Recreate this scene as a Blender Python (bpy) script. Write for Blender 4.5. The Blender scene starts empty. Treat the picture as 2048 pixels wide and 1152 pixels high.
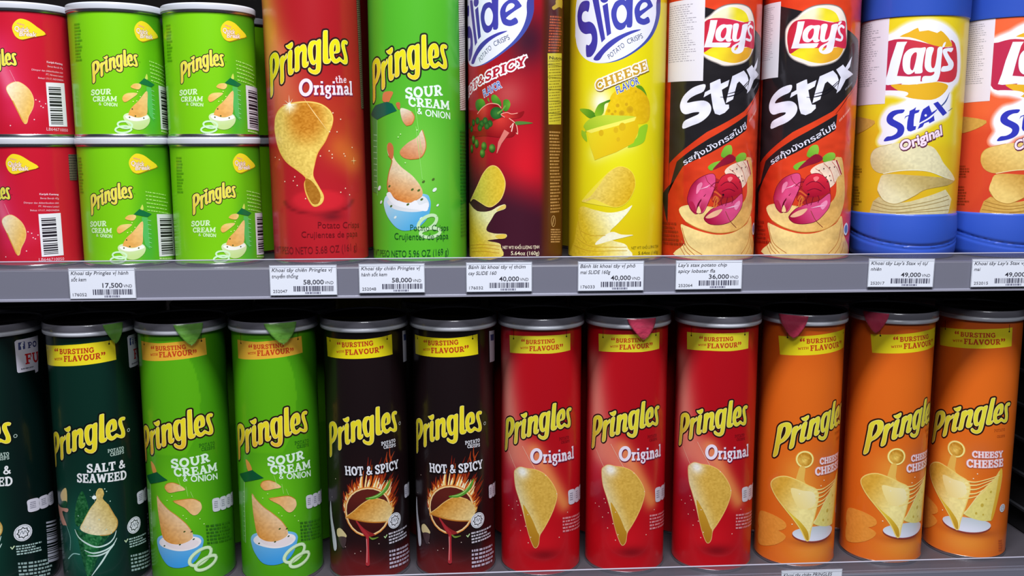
import bpy, math, random
from mathutils import Vector
from mathutils.geometry import tessellate_polygon, delaunay_2d_cdt

S = bpy.context.scene
COL = S.collection
R_ = math.radians

# ------------------------------------------------------------------ camera, world, lights, exposure
cam = bpy.data.cameras.new('camera')
cam.sensor_fit = 'HORIZONTAL'; cam.sensor_width = 36.0
cam.lens = 1884.64 / 2048 * 36.0
cam.clip_start = 0.01
camo = bpy.data.objects.new('camera', cam); COL.objects.link(camo)
_p, _y, _r = R_(8.616), R_(3.463), R_(-0.1154)
_fw = Vector((math.sin(_y) * math.cos(_p), math.cos(_y) * math.cos(_p), -math.sin(_p)))
_rt = Vector((math.cos(_y), -math.sin(_y), 0)); _up = _rt.cross(_fw)
_r2 = _rt * math.cos(_r) + _up * math.sin(_r); _u2 = -_rt * math.sin(_r) + _up * math.cos(_r)
from mathutils import Matrix
camo.matrix_world = Matrix(((_r2.x, _u2.x, -_fw.x, 0), (_r2.y, _u2.y, -_fw.y, 0), (_r2.z, _u2.z, -_fw.z, 0.3441), (0, 0, 0, 1)))
S.camera = camo

W = bpy.data.worlds.new('aisle'); S.world = W; W.use_nodes = True
bg = W.node_tree.nodes['Background']
bg.inputs[0].default_value = (0.80, 0.84, 1.0, 1); bg.inputs[1].default_value = 0.05

def area_light(name, loc, aim, sx, sy, power, color=(0.95, 0.97, 1.0)):
    l = bpy.data.lights.new(name, 'AREA'); l.shape = 'RECTANGLE'; l.size = sx; l.size_y = sy; l.energy = power; l.color = color
    o = bpy.data.objects.new(name, l); COL.objects.link(o); o.location = loc
    o.rotation_euler = (Vector(aim) - Vector(loc)).to_track_quat('-Z', 'Y').to_euler()
    return o
area_light('ceiling_panel_light', (0.0, 0.06, 1.90), (0.05, 0.72, 0.2), 0.8, 0.3, 66)
area_light('aisle_fill_light', (0.1, -0.8, 1.6), (0.05, 0.75, 0.2), 0.6, 0.4, 15)  # added weak frontal fill from the aisle side, not a fixture

vs = S.view_settings
vs.view_transform = 'Standard'; vs.look = 'None'; vs.exposure = 0.0; vs.gamma = 1.0; vs.use_curve_mapping = False

# ------------------------------------------------------------------ materials
def lin(c):
    out = []; y = 0.3 * c[0] + 0.59 * c[1] + 0.11 * c[2]
    for v in c[:3]:
        v = v * 0.94 + y * 0.06
        v = max(0.0, min(255.0, v)) / 255.0
        out.append(v / 12.92 if v <= 0.04045 else ((v + 0.055) / 1.055) ** 2.4)
    return tuple(out) + (1.0,)

def mat(name, col, rough=0.5, metal=0.0, spec=0.5, coat=0.0, bump=None):
    m = bpy.data.materials.new(name); m.use_nodes = True
    nt = m.node_tree; b = nt.nodes['Principled BSDF']
    b.inputs['Base Color'].default_value = lin(col); b.inputs['Roughness'].default_value = rough
    b.inputs['Metallic'].default_value = metal; b.inputs['Specular IOR Level'].default_value = spec
    b.inputs['Coat Weight'].default_value = coat
    nz = nt.nodes.new('ShaderNodeTexNoise'); tc = nt.nodes.new('ShaderNodeTexCoord')
    nt.links.new(tc.outputs['Object'], nz.inputs['Vector'])
    sc, st, di = bump or (900.0, 0.05, 0.0002)
    nz.inputs['Scale'].default_value = sc
    bp = nt.nodes.new('ShaderNodeBump'); bp.inputs['Strength'].default_value = st; bp.inputs['Distance'].default_value = di
    nt.links.new(nz.outputs['Fac'], bp.inputs['Height']); nt.links.new(bp.outputs['Normal'], b.inputs['Normal'])
    return m

def print_mat(name, rough=0.3, bump=None, coat=0.15):
    m = mat(name, (255, 255, 255), rough, coat=coat, bump=bump)
    nt = m.node_tree; a = nt.nodes.new('ShaderNodeAttribute'); a.attribute_name = 'Col'
    nt.links.new(a.outputs['Color'], nt.nodes['Principled BSDF'].inputs['Base Color'])
    return m

M_PRINT = print_mat('printed_board', 0.3)
M_FILM = print_mat('printed_shrink_film', 0.22, bump=(38.0, 0.55, 0.004), coat=0.3)
M_PAPER = print_mat('printed_paper', 0.55, coat=0.0)
M_RIM = mat('milky_lid_plastic', (188, 190, 200), 0.28, coat=0.3)
M_FOIL = mat('lid_window', (26, 20, 27), 0.12, metal=0.35)
M_LIDTOP = mat('clear_lid_plastic', (104, 102, 112), 0.25, coat=0.5)
M_METAL = mat('tin_rim', (205, 205, 212), 0.25, metal=1.0)
M_BLUE = mat('blue_plastic', (44, 82, 192), 0.42, coat=0.35)
M_RAIL = mat('grey_rail_plastic', (118, 118, 134), 0.38)
M_EDGE = mat('pale_rail_edge', (150, 148, 166), 0.5)
M_SHELF = mat('shelf_enamel', (62, 58, 64), 0.45)
M_DARK = mat('dark_enamel', (30, 29, 33), 0.5)
M_WIRE = mat('dark_wire', (70, 70, 76), 0.4, metal=0.6)
M_BACK = mat('beige_back_panel', (196, 186, 178), 0.6)
M_TAB_G = mat('green_film_tab', (120, 190, 70), 0.25, coat=0.4, bump=(160, .5, .002))
M_TAB_R = mat('pink_film_tab', (214, 62, 96), 0.25, coat=0.4, bump=(160, .5, .002))
def clear_mat():
    m = bpy.data.materials.new('clear_plastic'); m.use_nodes = True; nt = m.node_tree
    b = nt.nodes['Principled BSDF']; b.inputs['Base Color'].default_value = lin((120, 118, 134)); b.inputs['Roughness'].default_value = 0.2
    t = nt.nodes.new('ShaderNodeBsdfTransparent'); x = nt.nodes.new('ShaderNodeMixShader'); x.inputs[0].default_value = 0.3
    nt.links.new(t.outputs[0], x.inputs[1]); nt.links.new(b.outputs[0], x.inputs[2])
    nt.links.new(x.outputs[0], nt.nodes['Material Output'].inputs['Surface'])
    return m
M_CLEAR = clear_mat()
def film(m, f):
    nt = m.node_tree; t = nt.nodes.new('ShaderNodeBsdfTransparent'); x = nt.nodes.new('ShaderNodeMixShader'); x.inputs[0].default_value = f
    nt.links.new(t.outputs[0], x.inputs[1]); nt.links.new(nt.nodes['Principled BSDF'].outputs[0], x.inputs[2]); nt.links.new(x.outputs[0], nt.nodes['Material Output'].inputs['Surface'])
film(M_TAB_G, 0.5); film(M_TAB_R, 0.62)

# ------------------------------------------------------------------ small geometry helpers
def link(name, me, parent=None, m=None):
    o = bpy.data.objects.new(name, me); COL.objects.link(o)
    if parent: o.parent = parent
    if m: me.materials.append(m)
    return o

def mesh(name, V, F, smooth=False):
    me = bpy.data.meshes.new(name); me.from_pydata(V, [], F)
    if smooth: me.polygons.foreach_set('use_smooth', [True] * len(me.polygons))
    me.update(); return me

def lathe(name, prof, n=128, caps=True):
    """prof: (radius mm, z mm) from bottom to top."""
    V, F = [], []
    for r, z in prof:
        for i in range(n):
            a = 2 * math.pi * i / n
            V.append((r * math.sin(a) / 1000, -r * math.cos(a) / 1000, z / 1000))
    for j in range(len(prof) - 1):
        for i in range(n):
            k = (i + 1) % n
            F.append((j * n + i, j * n + k, (j + 1) * n + k, (j + 1) * n + i))
    if caps:
        F.append(tuple(range(n))[::-1]); F.append(tuple((len(prof) - 1) * n + i for i in range(n)))
    me = mesh(name, V, F, True)
    me.set_sharp_from_angle(angle=R_(35))
    return me

def box_mesh(name, x0, x1, y0, y1, z0, z1):
    V = [(x, y, z) for z in (z0, z1) for y in (y0, y1) for x in (x0, x1)]
    return mesh(name, V, [(0, 2, 3, 1), (4, 5, 7, 6), (0, 1, 5, 4), (2, 6, 7, 3), (0, 4, 6, 2), (1, 3, 7, 5)])

def extrude_x(name, prof, x0, x1):
    """closed profile of (y, z) pulled along x."""
    n = len(prof)
    V = [(x, y, z) for x in (x0, x1) for y, z in prof]
    F = [(i, (i + 1) % n, n + (i + 1) % n, n + i) for i in range(n)] + [tuple(range(n))[::-1], tuple(range(n, 2 * n))]
    return mesh(name, V, F)

def empty(name, loc, yaw=0.0):
    o = bpy.data.objects.new(name, None); COL.objects.link(o); o.location = loc; o.rotation_euler = (0, 0, yaw)
    o.empty_display_size = 0.02
    return o
def tag(o, label=None, cat=None, group=None, kind=None):
    if label: o['label'] = label
    if cat: o['category'] = cat
    if group: o['group'] = group
    if kind: o['kind'] = kind
    return o

# ------------------------------------------------------------------ printed artwork: flat shapes in millimetres, wrapped on a round wall
def crom(P, closed, k=5):
    n = len(P); out = []
    if n < 3: return list(P)
    rng = range(n) if closed else range(n - 1)
    for i in rng:
        if closed: a, b, c, d = P[i - 1], P[i], P[(i + 1) % n], P[(i + 2) % n]
        else: a, b, c, d = P[max(i - 1, 0)], P[i], P[i + 1], P[min(i + 2, n - 1)]
        for s in range(k):
            t = s / k
            out.append(tuple(0.5 * (2 * b[j] + (c[j] - a[j]) * t + (2 * a[j] - 5 * b[j] + 4 * c[j] - d[j]) * t * t + (3 * b[j] - a[j] - 3 * c[j] + d[j]) * t ** 3) for j in (0, 1)))
    if not closed: out.append(P[-1])
    return out

def clip(poly, ax, lo, hi):
    for side, lim in ((1, lo), (-1, hi)):
        out = []; n = len(poly)
        for i in range(n):
            a, b = poly[i], poly[(i + 1) % n]
            da, db = side * (a[ax] - lim), side * (b[ax] - lim)
            if da >= 0: out.append(a)
            if (da > 0 and db < 0) or (da < 0 and db > 0):
                t = da / (da - db); out.append((a[0] + (b[0] - a[0]) * t, a[1] + (b[1] - a[1]) * t))
        poly = out
        if len(poly) < 3: return []
    return poly

def mix(a, b, t):
    t = max(0.0, min(1.0, t)); return tuple(a[i] + (b[i] - a[i]) * t for i in range(3))
def smooth(a, b, x):
    t = max(0.0, min(1.0, (x - a) / (b - a))); return t * t * (3 - 2 * t)
def noise(u, v, s=1.0):
    def h(i, j): return (math.sin(i * 127.1 + j * 311.7) * 43758.5453) % 1.0
    u, v = u / s, v / s; i, j = math.floor(u), math.floor(v); f, g = u - i, v - j
    f, g = f * f * (3 - 2 * f), g * g * (3 - 2 * g)
    return (h(i, j) * (1 - f) + h(i + 1, j) * f) * (1 - g) + (h(i, j + 1) * (1 - f) + h(i + 1, j + 1) * f) * g
def segd(u, v, p, q):
    dx, dy = q[0] - p[0], q[1] - p[1]; L = dx * dx + dy * dy
    t = 0 if L == 0 else max(0, min(1, ((u - p[0]) * dx + (v - p[1]) * dy) / L))
    return math.hypot(u - p[0] - t * dx, v - p[1] - t * dy), t
def glow(u, v, p, q, w):
    d, t = segd(u, v, p, q); return math.exp(-(d / w) ** 2)
def lg(c0, p0, c1, p1):
    dx, dy = p1[0] - p0[0], p1[1] - p0[1]; L = dx * dx + dy * dy
    return lambda u, v: mix(c0, c1, ((u - p0[0]) * dx + (v - p0[1]) * dy) / L)
def rg(c0, c, c1, r): return lambda u, v: mix(c0, c1, math.hypot(u - c[0], v - c[1]) / r)
def speck(f, amt=16, s=1.3):
    return lambda u, v: tuple(x + (noise(u, v, s) - 0.5) * 2 * amt * w for x, w in zip(f(u, v) if callable(f) else f, (1, 1, 0.8)))

_tc = {}
def glyphs(s, bold=0.0, shear=0.0):
    key = (s, bold, shear)
    if key in _tc: return _tc[key]
    c = bpy.data.curves.new('lettering', 'FONT'); c.body = s; c.size = 1.0; c.offset = bold; c.shear = shear
    c.resolution_u = 3; c.fill_mode = 'FRONT' if hasattr(c, 'fill_mode') else c.fill_mode
    o = bpy.data.objects.new('lettering', c)
    me = o.to_mesh()
    V = [(v.co.x, v.co.y) for v in me.vertices]
    T = [tuple(p.vertices) for p in me.polygons]
    o.to_mesh_clear(); bpy.data.objects.remove(o); bpy.data.curves.remove(c)
    _tc[key] = (V, T); return V, T

# slab-serif letters drawn as strokes: (points, width, kind)  kind: l straight, c curve, o closed curve
def slab_font():
    G = {}; t = 0.14; s = 0.21
    def V(x, w=s, h=1.0): return ([(x, 0), (x, h)], w, 'l')
    def lo(a, b): return ([(a, t / 2), (b, t / 2)], t, 'l')
    def hi(a, b, y=1.0): return ([(a, y - t / 2), (b, y - t / 2)], t, 'l')
    def ell(cx, cy, rx, ry): return [(cx + rx * math.cos(k * math.pi / 8), cy + ry * math.sin(k * math.pi / 8)) for k in range(16)]
    G['A'] = (.88, [([(.16, .05), (.43, 1)], .15, 'l'), ([(.42, 1), (.72, .05)], .22, 'l'), ([(.25, .34), (.62, .34)], t * .9, 'l'), lo(0, .32), lo(.54, .88), ([(.3, .94), (.56, .94)], t, 'l')])
    G['B'] = (.78, [V(.22), lo(.02, .3), hi(.02, .3), ([(.22, .93), (.48, .93), (.62, .74), (.48, .53), (.22, .53)], .16, 'c'), ([(.22, .52), (.52, .52), (.68, .29), (.52, .07), (.22, .07)], .17, 'c')])
    cc = ([(.7, .74), (.58, .9), (.4, .93), (.17, .75), (.12, .5), (.17, .25), (.4, .07), (.58, .1), (.74, .27)], .19, 'c')
    G['C'] = (.8, [cc, ([(.71, .62), (.71, 1)], .1, 'l')])
    G['D'] = (.86, [V(.22), lo(.02, .3), hi(.02, .3), ([(.22, .93), (.48, .93), (.74, .7), (.74, .3), (.48, .07), (.22, .07)], .18, 'c')])
    G['E'] = (.76, [V(.22), hi(.02, .7), lo(.02, .72), ([(.22, .52), (.54, .52)], t, 'l'), ([(.66, .66), (.66, 1)], .1, 'l'), ([(.68, 0), (.68, .36)], .1, 'l'), ([(.54, .38), (.54, .66)], .09, 'l')])
    G['F'] = (.72, [V(.22), hi(.02, .68), lo(.02, .44), ([(.22, .5), (.52, .5)], t, 'l'), ([(.64, .64), (.64, 1)], .1, 'l'), ([(.52, .36), (.52, .64)], .09, 'l')])
    G['G'] = (.88, [cc, ([(.7, .64), (.7, .98)], .1, 'l'), ([(.72, .03), (.72, .45)], .18, 'l'), ([(.5, .45), (.88, .45)], t, 'l')])
    G['H'] = (.94, [V(.2), V(.74), lo(.02, .38), hi(.02, .38), lo(.56, .92), hi(.56, .92), ([(.2, .51), (.74, .51)], t, 'l')])
    G['I'] = (.46, [V(.23), lo(.02, .44), hi(.02, .44)])
    G['L'] = (.72, [V(.22), lo(.02, .66), hi(.02, .42), ([(.65, 0), (.65, .38)], .1, 'l')])
    G['M'] = (1.14, [V(.19, .17), V(.95, .19), ([(.19, .98), (.57, .22)], .2, 'l'), ([(.57, .22), (.95, .98)], .16, 'l'), lo(.02, .36), lo(.76, 1.12), hi(.02, .24), hi(.9, 1.12)])
    G['N'] = (.94, [V(.19, .15), V(.75, .16), ([(.19, .98), (.75, .04)], .2, 'l'), lo(.02, .36), hi(.02, .26), hi(.58, .92)])
    G['O'] = (.86, [(ell(.43, .5, .31, .41), .2, 'o')])
    bowl = ([(.22, .93), (.48, .93), (.66, .7), (.48, .46), (.22, .46)], .17, 'c')
    G['P'] = (.76, [V(.22), lo(.02, .44), hi(.02, .3), bowl])
    G['R'] = (.86, [V(.22), lo(.02, .42), hi(.02, .3), bowl, ([(.42, .46), (.7, .06)], .2, 'l'), lo(.58, .86)])
    G['S'] = (.72, [([(.6, .74), (.5, .91), (.32, .93), (.14, .76), (.25, .58), (.48, .46), (.61, .26), (.46, .07), (.26, .08), (.11, .26)], .18, 'c'), ([(.61, .66), (.61, 1)], .09, 'l'), ([(.1, 0), (.1, .34)], .09, 'l')])
    G['T'] = (.8, [V(.4), hi(.02, .78), ([(.07, .64), (.07, 1)], .1, 'l'), ([(.73, .64), (.73, 1)], .1, 'l'), lo(.2, .6)])
    G['U'] = (.88, [([(.2, 1), (.2, .32), (.44, .08), (.69, .32), (.69, 1)], .19, 'c'), hi(.02, .38), hi(.54, .86)])
    G['V'] = (.86, [([(.15, .96), (.43, .04)], .22, 'l'), ([(.43, .04), (.7, .96)], .15, 'l'), hi(0, .34), hi(.54, .86)])
    G['W'] = (1.2, [([(.15, .96), (.36, .04)], .2, 'l'), ([(.36, .04), (.6, .9)], .15, 'l'), ([(.6, .9), (.82, .04)], .2, 'l'), ([(.82, .04), (1.05, .96)], .15, 'l'), hi(0, .32), hi(.9, 1.2)])
    G['Y'] = (.86, [([(.14, .96), (.43, .46)], .2, 'l'), ([(.43, .46), (.72, .96)], .16, 'l'), V(.43, s, .5), hi(0, .32), hi(.56, .86), lo(.23, .63)])
    G['&'] = (.86, [([(.78, .06), (.3, .62), (.32, .88), (.47, .9), (.5, .7), (.2, .4), (.14, .2), (.34, .07), (.6, .2), (.74, .46)], .15, 'c')])
    G['r'] = (.56, [V(.2, .19, .66), lo(.02, .42), hi(.02, .2, .66), ([(.2, .42), (.34, .58), (.52, .56)], .18, 'c')])
    G['i'] = (.44, [V(.22, .19, .66), lo(.02, .42), hi(.02, .2, .66), ([(.2, .8), (.2, .95)], .2, 'l')])
    G['g'] = (.66, [(ell(.3, .44, .19, .17), .15, 'o'), ([(.42, .58), (.64, .62)], .11, 'l'), ([(.2, .28), (.16, .17), (.48, .1), (.52, -.1), (.3, -.22), (.1, -.12), (.18, .02)], .13, 'c')])
    arch = ([(.2, .42), (.34, .58), (.5, .57), (.57, .36), (.57, .08)], .18, 'c')
    G['n'] = (.78, [V(.2, .19, .66), arch, lo(.02, .36), lo(.44, .76), hi(.02, .2, .66)])
    G['h'] = (.78, [V(.2, .19, 1), arch, lo(.02, .36), lo(.44, .76), hi(.02, .2)])
    G['a'] = (.68, [([(.1, .48), (.28, .6), (.47, .5), (.48, .2), (.64, .06)], .16, 'c'), (ell(.29, .2, .17, .13), .14, 'o')])
    G['l'] = (.44, [V(.22, .2, 1), lo(.02, .42), hi(.02, .22)])
    G['t'] = (.5, [([(.24, .88), (.24, .18), (.44, .07)], .18, 'c'), ([(.03, .6), (.46, .6)], .12, 'l')])
    G['e'] = (.62, [([(.12, .35), (.5, .35), (.44, .56), (.26, .58), (.12, .38), (.18, .12), (.38, .06), (.54, .15)], .14, 'c')])
    G['o'] = (.64, [(ell(.32, .32, .21, .24), .17, 'o')])
    return G
SLAB = slab_font()

class Art:
    """Shapes painted on the wall of a can of radius R (mm); every shape lies a few micrometres above the one before."""
    def __init__(self, R, nf=180, off=(0, 0)):
        self.R = R; self.nf = nf; self.du = 2 * math.pi * R / nf; self.V = []; self.F = []; self.C = []; self.N = []; self.k = 0; self.off = off
        self.flat = False; self.buf = []
    def pos(self, u, v):
        r = (self.R + self.k * 0.0025)
        if self.flat: return (u / 1000, -self.k * 0.000006, v / 1000), (0, -1, 0)
        i = math.floor(u / self.du + 1e-7); t = u / self.du - i
        a0, a1 = i * self.du / self.R, (i + 1) * self.du / self.R; a = u / self.R
        return ((r * (math.sin(a0) * (1 - t) + math.sin(a1) * t)) / 1000, -(r * (math.cos(a0) * (1 - t) + math.cos(a1) * t)) / 1000, v / 1000), (math.sin(a), -math.cos(a), 0)
    def emit(self, poly, col):
        b = len(self.V)
        for u, v in poly:
            p, n = self.pos(u, v); self.V.append(p); self.N.append(n)
            self.C.append(lin(col(u, v) if callable(col) else col))
        self.F.append(tuple(range(b, b + len(poly))))
    def tri(self, poly, col, dv=None):
        ox, oy = self.off
        if ox or oy: poly = [(p[0] + ox, p[1] + oy) for p in poly]
        if (poly[1][0] - poly[0][0]) * (poly[2][1] - poly[0][1]) - (poly[1][1] - poly[0][1]) * (poly[2][0] - poly[0][0]) < 0: poly = poly[::-1]
        if self.flat and dv is None: self.emit(poly, col); return
        du = self.du
        a, b = min(p[0] for p in poly), max(p[0] for p in poly)
        for i in range(math.floor(a / du), math.floor((b - 1e-7) / du) + 1):
            q = clip(poly, 0, i * du, (i + 1) * du) if (a < i * du or b > (i + 1) * du) else poly
            if not q: continue
            q = [(min(max(p[0], i * du + 1e-6), (i + 1) * du - 1e-6), p[1]) for p in q]
            if dv:
                c, d = min(p[1] for p in q), max(p[1] for p in q)
                for j in range(math.floor(c / dv), math.floor((d - 1e-7) / dv) + 1):
                    w = clip(q, 1, j * dv, (j + 1) * dv)
                    if w: self.emit(w, col)
            else: self.emit(q, col)
    def up(self): self.flush(); self.k += 1
    def add(self, poly, col):
        """hold a shape of the current layer; shapes of one layer and colour are merged when the layer closes"""
        a = sum(poly[i - 1][0] * poly[i][1] - poly[i][0] * poly[i - 1][1] for i in range(len(poly)))
        if abs(a) > 1e-6: self.buf.append((list(poly) if a > 0 else list(poly)[::-1], col))
    def flush(self):
        buf, self.buf = self.buf, []
        while buf:
            col = buf[0][1]; mine = [p for p, c in buf if c is col or c == col]; buf = [(p, c) for p, c in buf if not (c is col or c == col)]
            if not mine: break
            V, Fc = [], []
            for p in mine: Fc.append(list(range(len(V), len(V) + len(p)))); V += [Vector(q) for q in p]
            ov, oe, of, _, _, src = delaunay_2d_cdt(V, [], Fc, 0, 1e-4)
            dv = 1.2 if callable(col) else None
            for f, sf in zip(of, src):
                if sf: self.tri([(ov[i].x, ov[i].y) for i in f], col, dv)
    def poly(self, pts, col, holes=(), curve=True, k=4):
        self.up()
        if curve: pts = crom(pts, True, k); holes = [crom(h, True, k) for h in holes]
        rings = [[Vector((p[0], p[1], 0)) for p in r] for r in [pts] + list(holes)]
        flat = [p for r in rings for p in r]
        for t in tessellate_polygon(rings):
            if isinstance(t[0], int): q = [(flat[i].x, flat[i].y) for i in t]
            else: q = [(p.x, p.y) for p in t]
            self.tri(q, col, 1.2 if callable(col) else None)
    def line(self, P, w, col, cap=True, up=True):
        """stroke along P; w one width or (start .. end) list"""
        if up: self.up()
        n = len(P); ws = [w] * n if not isinstance(w, (list, tuple)) else [w[min(int(i / max(n - 1, 1) * (len(w) - 1)), len(w) - 2)] * (1 - (i / max(n - 1, 1) * (len(w) - 1)) % 1 if i < n - 1 else 0) + w[min(int(i / max(n - 1, 1) * (len(w) - 1)) + 1, len(w) - 1)] * ((i / max(n - 1, 1) * (len(w) - 1)) % 1 if i < n - 1 else 1) for i in range(n)]
        L, Rr = [], []
        for i in range(n):
            a, b = P[max(i - 1, 0)], P[min(i + 1, n - 1)]
            dx, dy = b[0] - a[0], b[1] - a[1]; m = math.hypot(dx, dy) or 1
            nx, ny = -dy / m * ws[i] / 2, dx / m * ws[i] / 2
            L.append((P[i][0] + nx, P[i][1] + ny)); Rr.append((P[i][0] - nx, P[i][1] - ny))
        for i in range(n - 1):
            for q in ([L[i], Rr[i], Rr[i + 1]], [L[i], Rr[i + 1], L[i + 1]]): self.add(q, col)
        if cap:
            for i in (0, n - 1): self.disc(P[i], ws[i] / 2, col, n=10, up=False)
    def curve(self, P, w, col, closed=False, cap=True):
        q = crom(P, closed, 5)
        if closed: q.append(q[0])
        self.line(q, w, col, cap and not closed)
    def disc(self, c, r, col, ry=None, rot=0, n=20, up=True):
        if up: self.up()
        ry = ry or r; ca, sa = math.cos(rot), math.sin(rot)
        pts = [(c[0] + r * math.cos(k * 2 * math.pi / n) * ca - ry * math.sin(k * 2 * math.pi / n) * sa, c[1] + r * math.cos(k * 2 * math.pi / n) * sa + ry * math.sin(k * 2 * math.pi / n) * ca) for k in range(n)]
        self.add(pts, col)
    def ring(self, c, rx, ry, w, col, rot=0):
        ca, sa = math.cos(rot), math.sin(rot)
        P = [(c[0] + rx * math.cos(k * math.pi / 12) * ca - ry * math.sin(k * math.pi / 12) * sa, c[1] + rx * math.cos(k * math.pi / 12) * sa + ry * math.sin(k * math.pi / 12) * ca) for k in range(25)]
        self.line(P, w, col, cap=False)
    def grown(self, pts, o, col):
        """pts filled and grown outwards by o"""
        self.up(); n = len(pts); self.add(pts, col)
        for i in range(n):
            self.line([pts[i], pts[(i + 1) % n]], 2 * o, col, cap=False, up=False); self.disc(pts[i], o, col, n=12, up=False)
    def text(self, s, F, col, bold=0.0, out=None, shear=0.0, shadow=None):
        p0, p1, pt = F
        base = glyphs(s, 0.0, shear)
        if not base[0]: return
        x0, x1 = min(v[0] for v in base[0]), max(v[0] for v in base[0])
        ax = (p1[0] - p0[0], p1[1] - p0[1]); ay = (pt[0] - p0[0], pt[1] - p0[1])
        def put(VT, c, d=(0, 0)):
            self.up(); V, T = VT
            Q = [(p0[0] + (v[0] - x0) / (x1 - x0) * ax[0] + v[1] / 0.7 * ay[0] + d[0], p0[1] + (v[0] - x0) / (x1 - x0) * ax[1] + v[1] / 0.7 * ay[1] + d[1]) for v in V]
            for t in T:
                for j in range(1, len(t) - 1): self.tri([Q[t[0]], Q[t[j]], Q[t[j + 1]]], c)
        if shadow: put(glyphs(s, bold + shadow[3], shear), shadow[0], shadow[1:3])
        if out: put(glyphs(s, bold + out[1], shear), out[0])
        put(glyphs(s, bold, shear) if bold else base, col)
    def slab(self, s, F, col, out=None, fat=1.0, shadow=None):
        p0, p1, pt = F; x = 0; items = []
        for ch in s:
            if ch == ' ': x += 0.3; continue
            adv, st = SLAB[ch]; items += [([(px + x, py) for px, py in P], w, k) for P, w, k in st]; x += adv + 0.03
        x -= 0.03
        ax = ((p1[0] - p0[0]) / x, (p1[1] - p0[1]) / x); ay = (pt[0] - p0[0], pt[1] - p0[1])
        hx, hy = math.hypot(*ax), math.hypot(*ay)
        def put(c, extra, d=(0, 0)):
            self.up()
            for P, w, k in items:
                if k != 'l': P = crom(P, k == 'o', 4)
                if k == 'o': P = P + [P[0]]
                Q = [(p0[0] + a * ax[0] + b * ay[0] + d[0], p0[1] + a * ax[1] + b * ay[1] + d[1]) for a, b in P]
                dx, dy = abs(P[-1][0] - P[0][0]), abs(P[-1][1] - P[0][1])
                sc = (hx * dy + hy * dx) / (dx + dy) if k == 'l' and dx + dy > 0 else (hx + hy) / 2
                ww = w * sc * fat + 2 * extra
                if extra and k != 'o':
                    def ext(a, b):
                        m = math.hypot(a[0] - b[0], a[1] - b[1]) or 1; return (a[0] + (a[0] - b[0]) / m * extra, a[1] + (a[1] - b[1]) / m * extra)
                    Q[0], Q[-1] = ext(Q[0], Q[1]), ext(Q[-1], Q[-2])
                self.line(Q, ww, c, cap=False, up=False)
        if shadow: put(shadow[0], shadow[3], shadow[1:3])
        if out: put(out[0], out[1])
        put(col, 0)
    def greek(self, quad, rows, col, seed=1, fill=0.55, gap=0.25):
        """rows of unreadably small print inside quad: top-left, top-right, bottom-left"""
        a, b, c = quad; rd = random.Random(seed); self.up()
        for r in range(rows):
            y = (r + 0.2) / rows; h = fill / rows; x = 0.0; end = rd.uniform(0.7, 1.0)
            while x < end:
                w = rd.uniform(0.03, 0.12)
                q = [(a[0] + (b[0] - a[0]) * X + (c[0] - a[0]) * Y, a[1] + (b[1] - a[1]) * X + (c[1] - a[1]) * Y) for X, Y in ((x, y), (min(x + w, end), y), (min(x + w, end), y + h), (x, y + h))]
                self.tri([q[0], q[1], q[2]], col); self.tri([q[0], q[2], q[3]], col); x += w + rd.uniform(0.015, 0.04) * gap / 0.25
    def bars(self, quad, n, col, seed=3, across=False):
        """bar code: bars run from the a-b side; across stacks them down a-c"""
        a, b, c = quad; rd = random.Random(seed); self.up(); x = 0.0
        while x < 0.98:
            w = rd.choice((1, 1, 2, 3)) / n
            for_ = ((x, 0), (min(x + w, 1), 0), (min(x + w, 1), 1), (x, 1))
            q = [(a[0] + (b[0] - a[0]) * (Y if across else X) + (c[0] - a[0]) * (X if across else Y), a[1] + (b[1] - a[1]) * (Y if across else X) + (c[1] - a[1]) * (X if across else Y)) for X, Y in for_]
            self.tri([q[0], q[1], q[2]], col); self.tri([q[0], q[2], q[3]], col)
            x += w + rd.choice((1, 1, 2)) / n
    def wall(self, z0, z1, bgf, dv=2.0):
        self.flush(); k = self.k; self.k = 0; n = max(1, round((z1 - z0) / dv)); V0 = len(self.V)
        for j in range(n + 1):
            v = z0 + (z1 - z0) * j / n
            for i in range(self.nf):
                u = i * self.du
                if u > math.pi * self.R: u -= 2 * math.pi * self.R
                p, nn = self.pos(i * self.du, v); self.V.append(p); self.N.append(nn); self.C.append(lin(bgf(u, v)))
        for j in range(n):
            for i in range(self.nf):
                a, b = V0 + j * self.nf + i, V0 + j * self.nf + (i + 1) % self.nf
                self.F.append((a, b, b + self.nf, a + self.nf))
        for j, fl in ((0, True), (n, False)):
            idx = [V0 + j * self.nf + i for i in range(self.nf)]
            self.F.append(tuple(idx[::-1] if fl else idx))
        self.k = k
    def mesh(self, name, m):
        self.flush()
        me = bpy.data.meshes.new(name); me.from_pydata(self.V, [], self.F)
        at = me.color_attributes.new('Col', 'FLOAT_COLOR', 'POINT')
        at.data.foreach_set('color', [x for c in self.C for x in c])
        me.polygons.foreach_set('use_smooth', [True] * len(me.polygons))
        me.materials.append(m); me.update()
        me.normals_split_custom_set_from_vertices(self.N)
        return me

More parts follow.
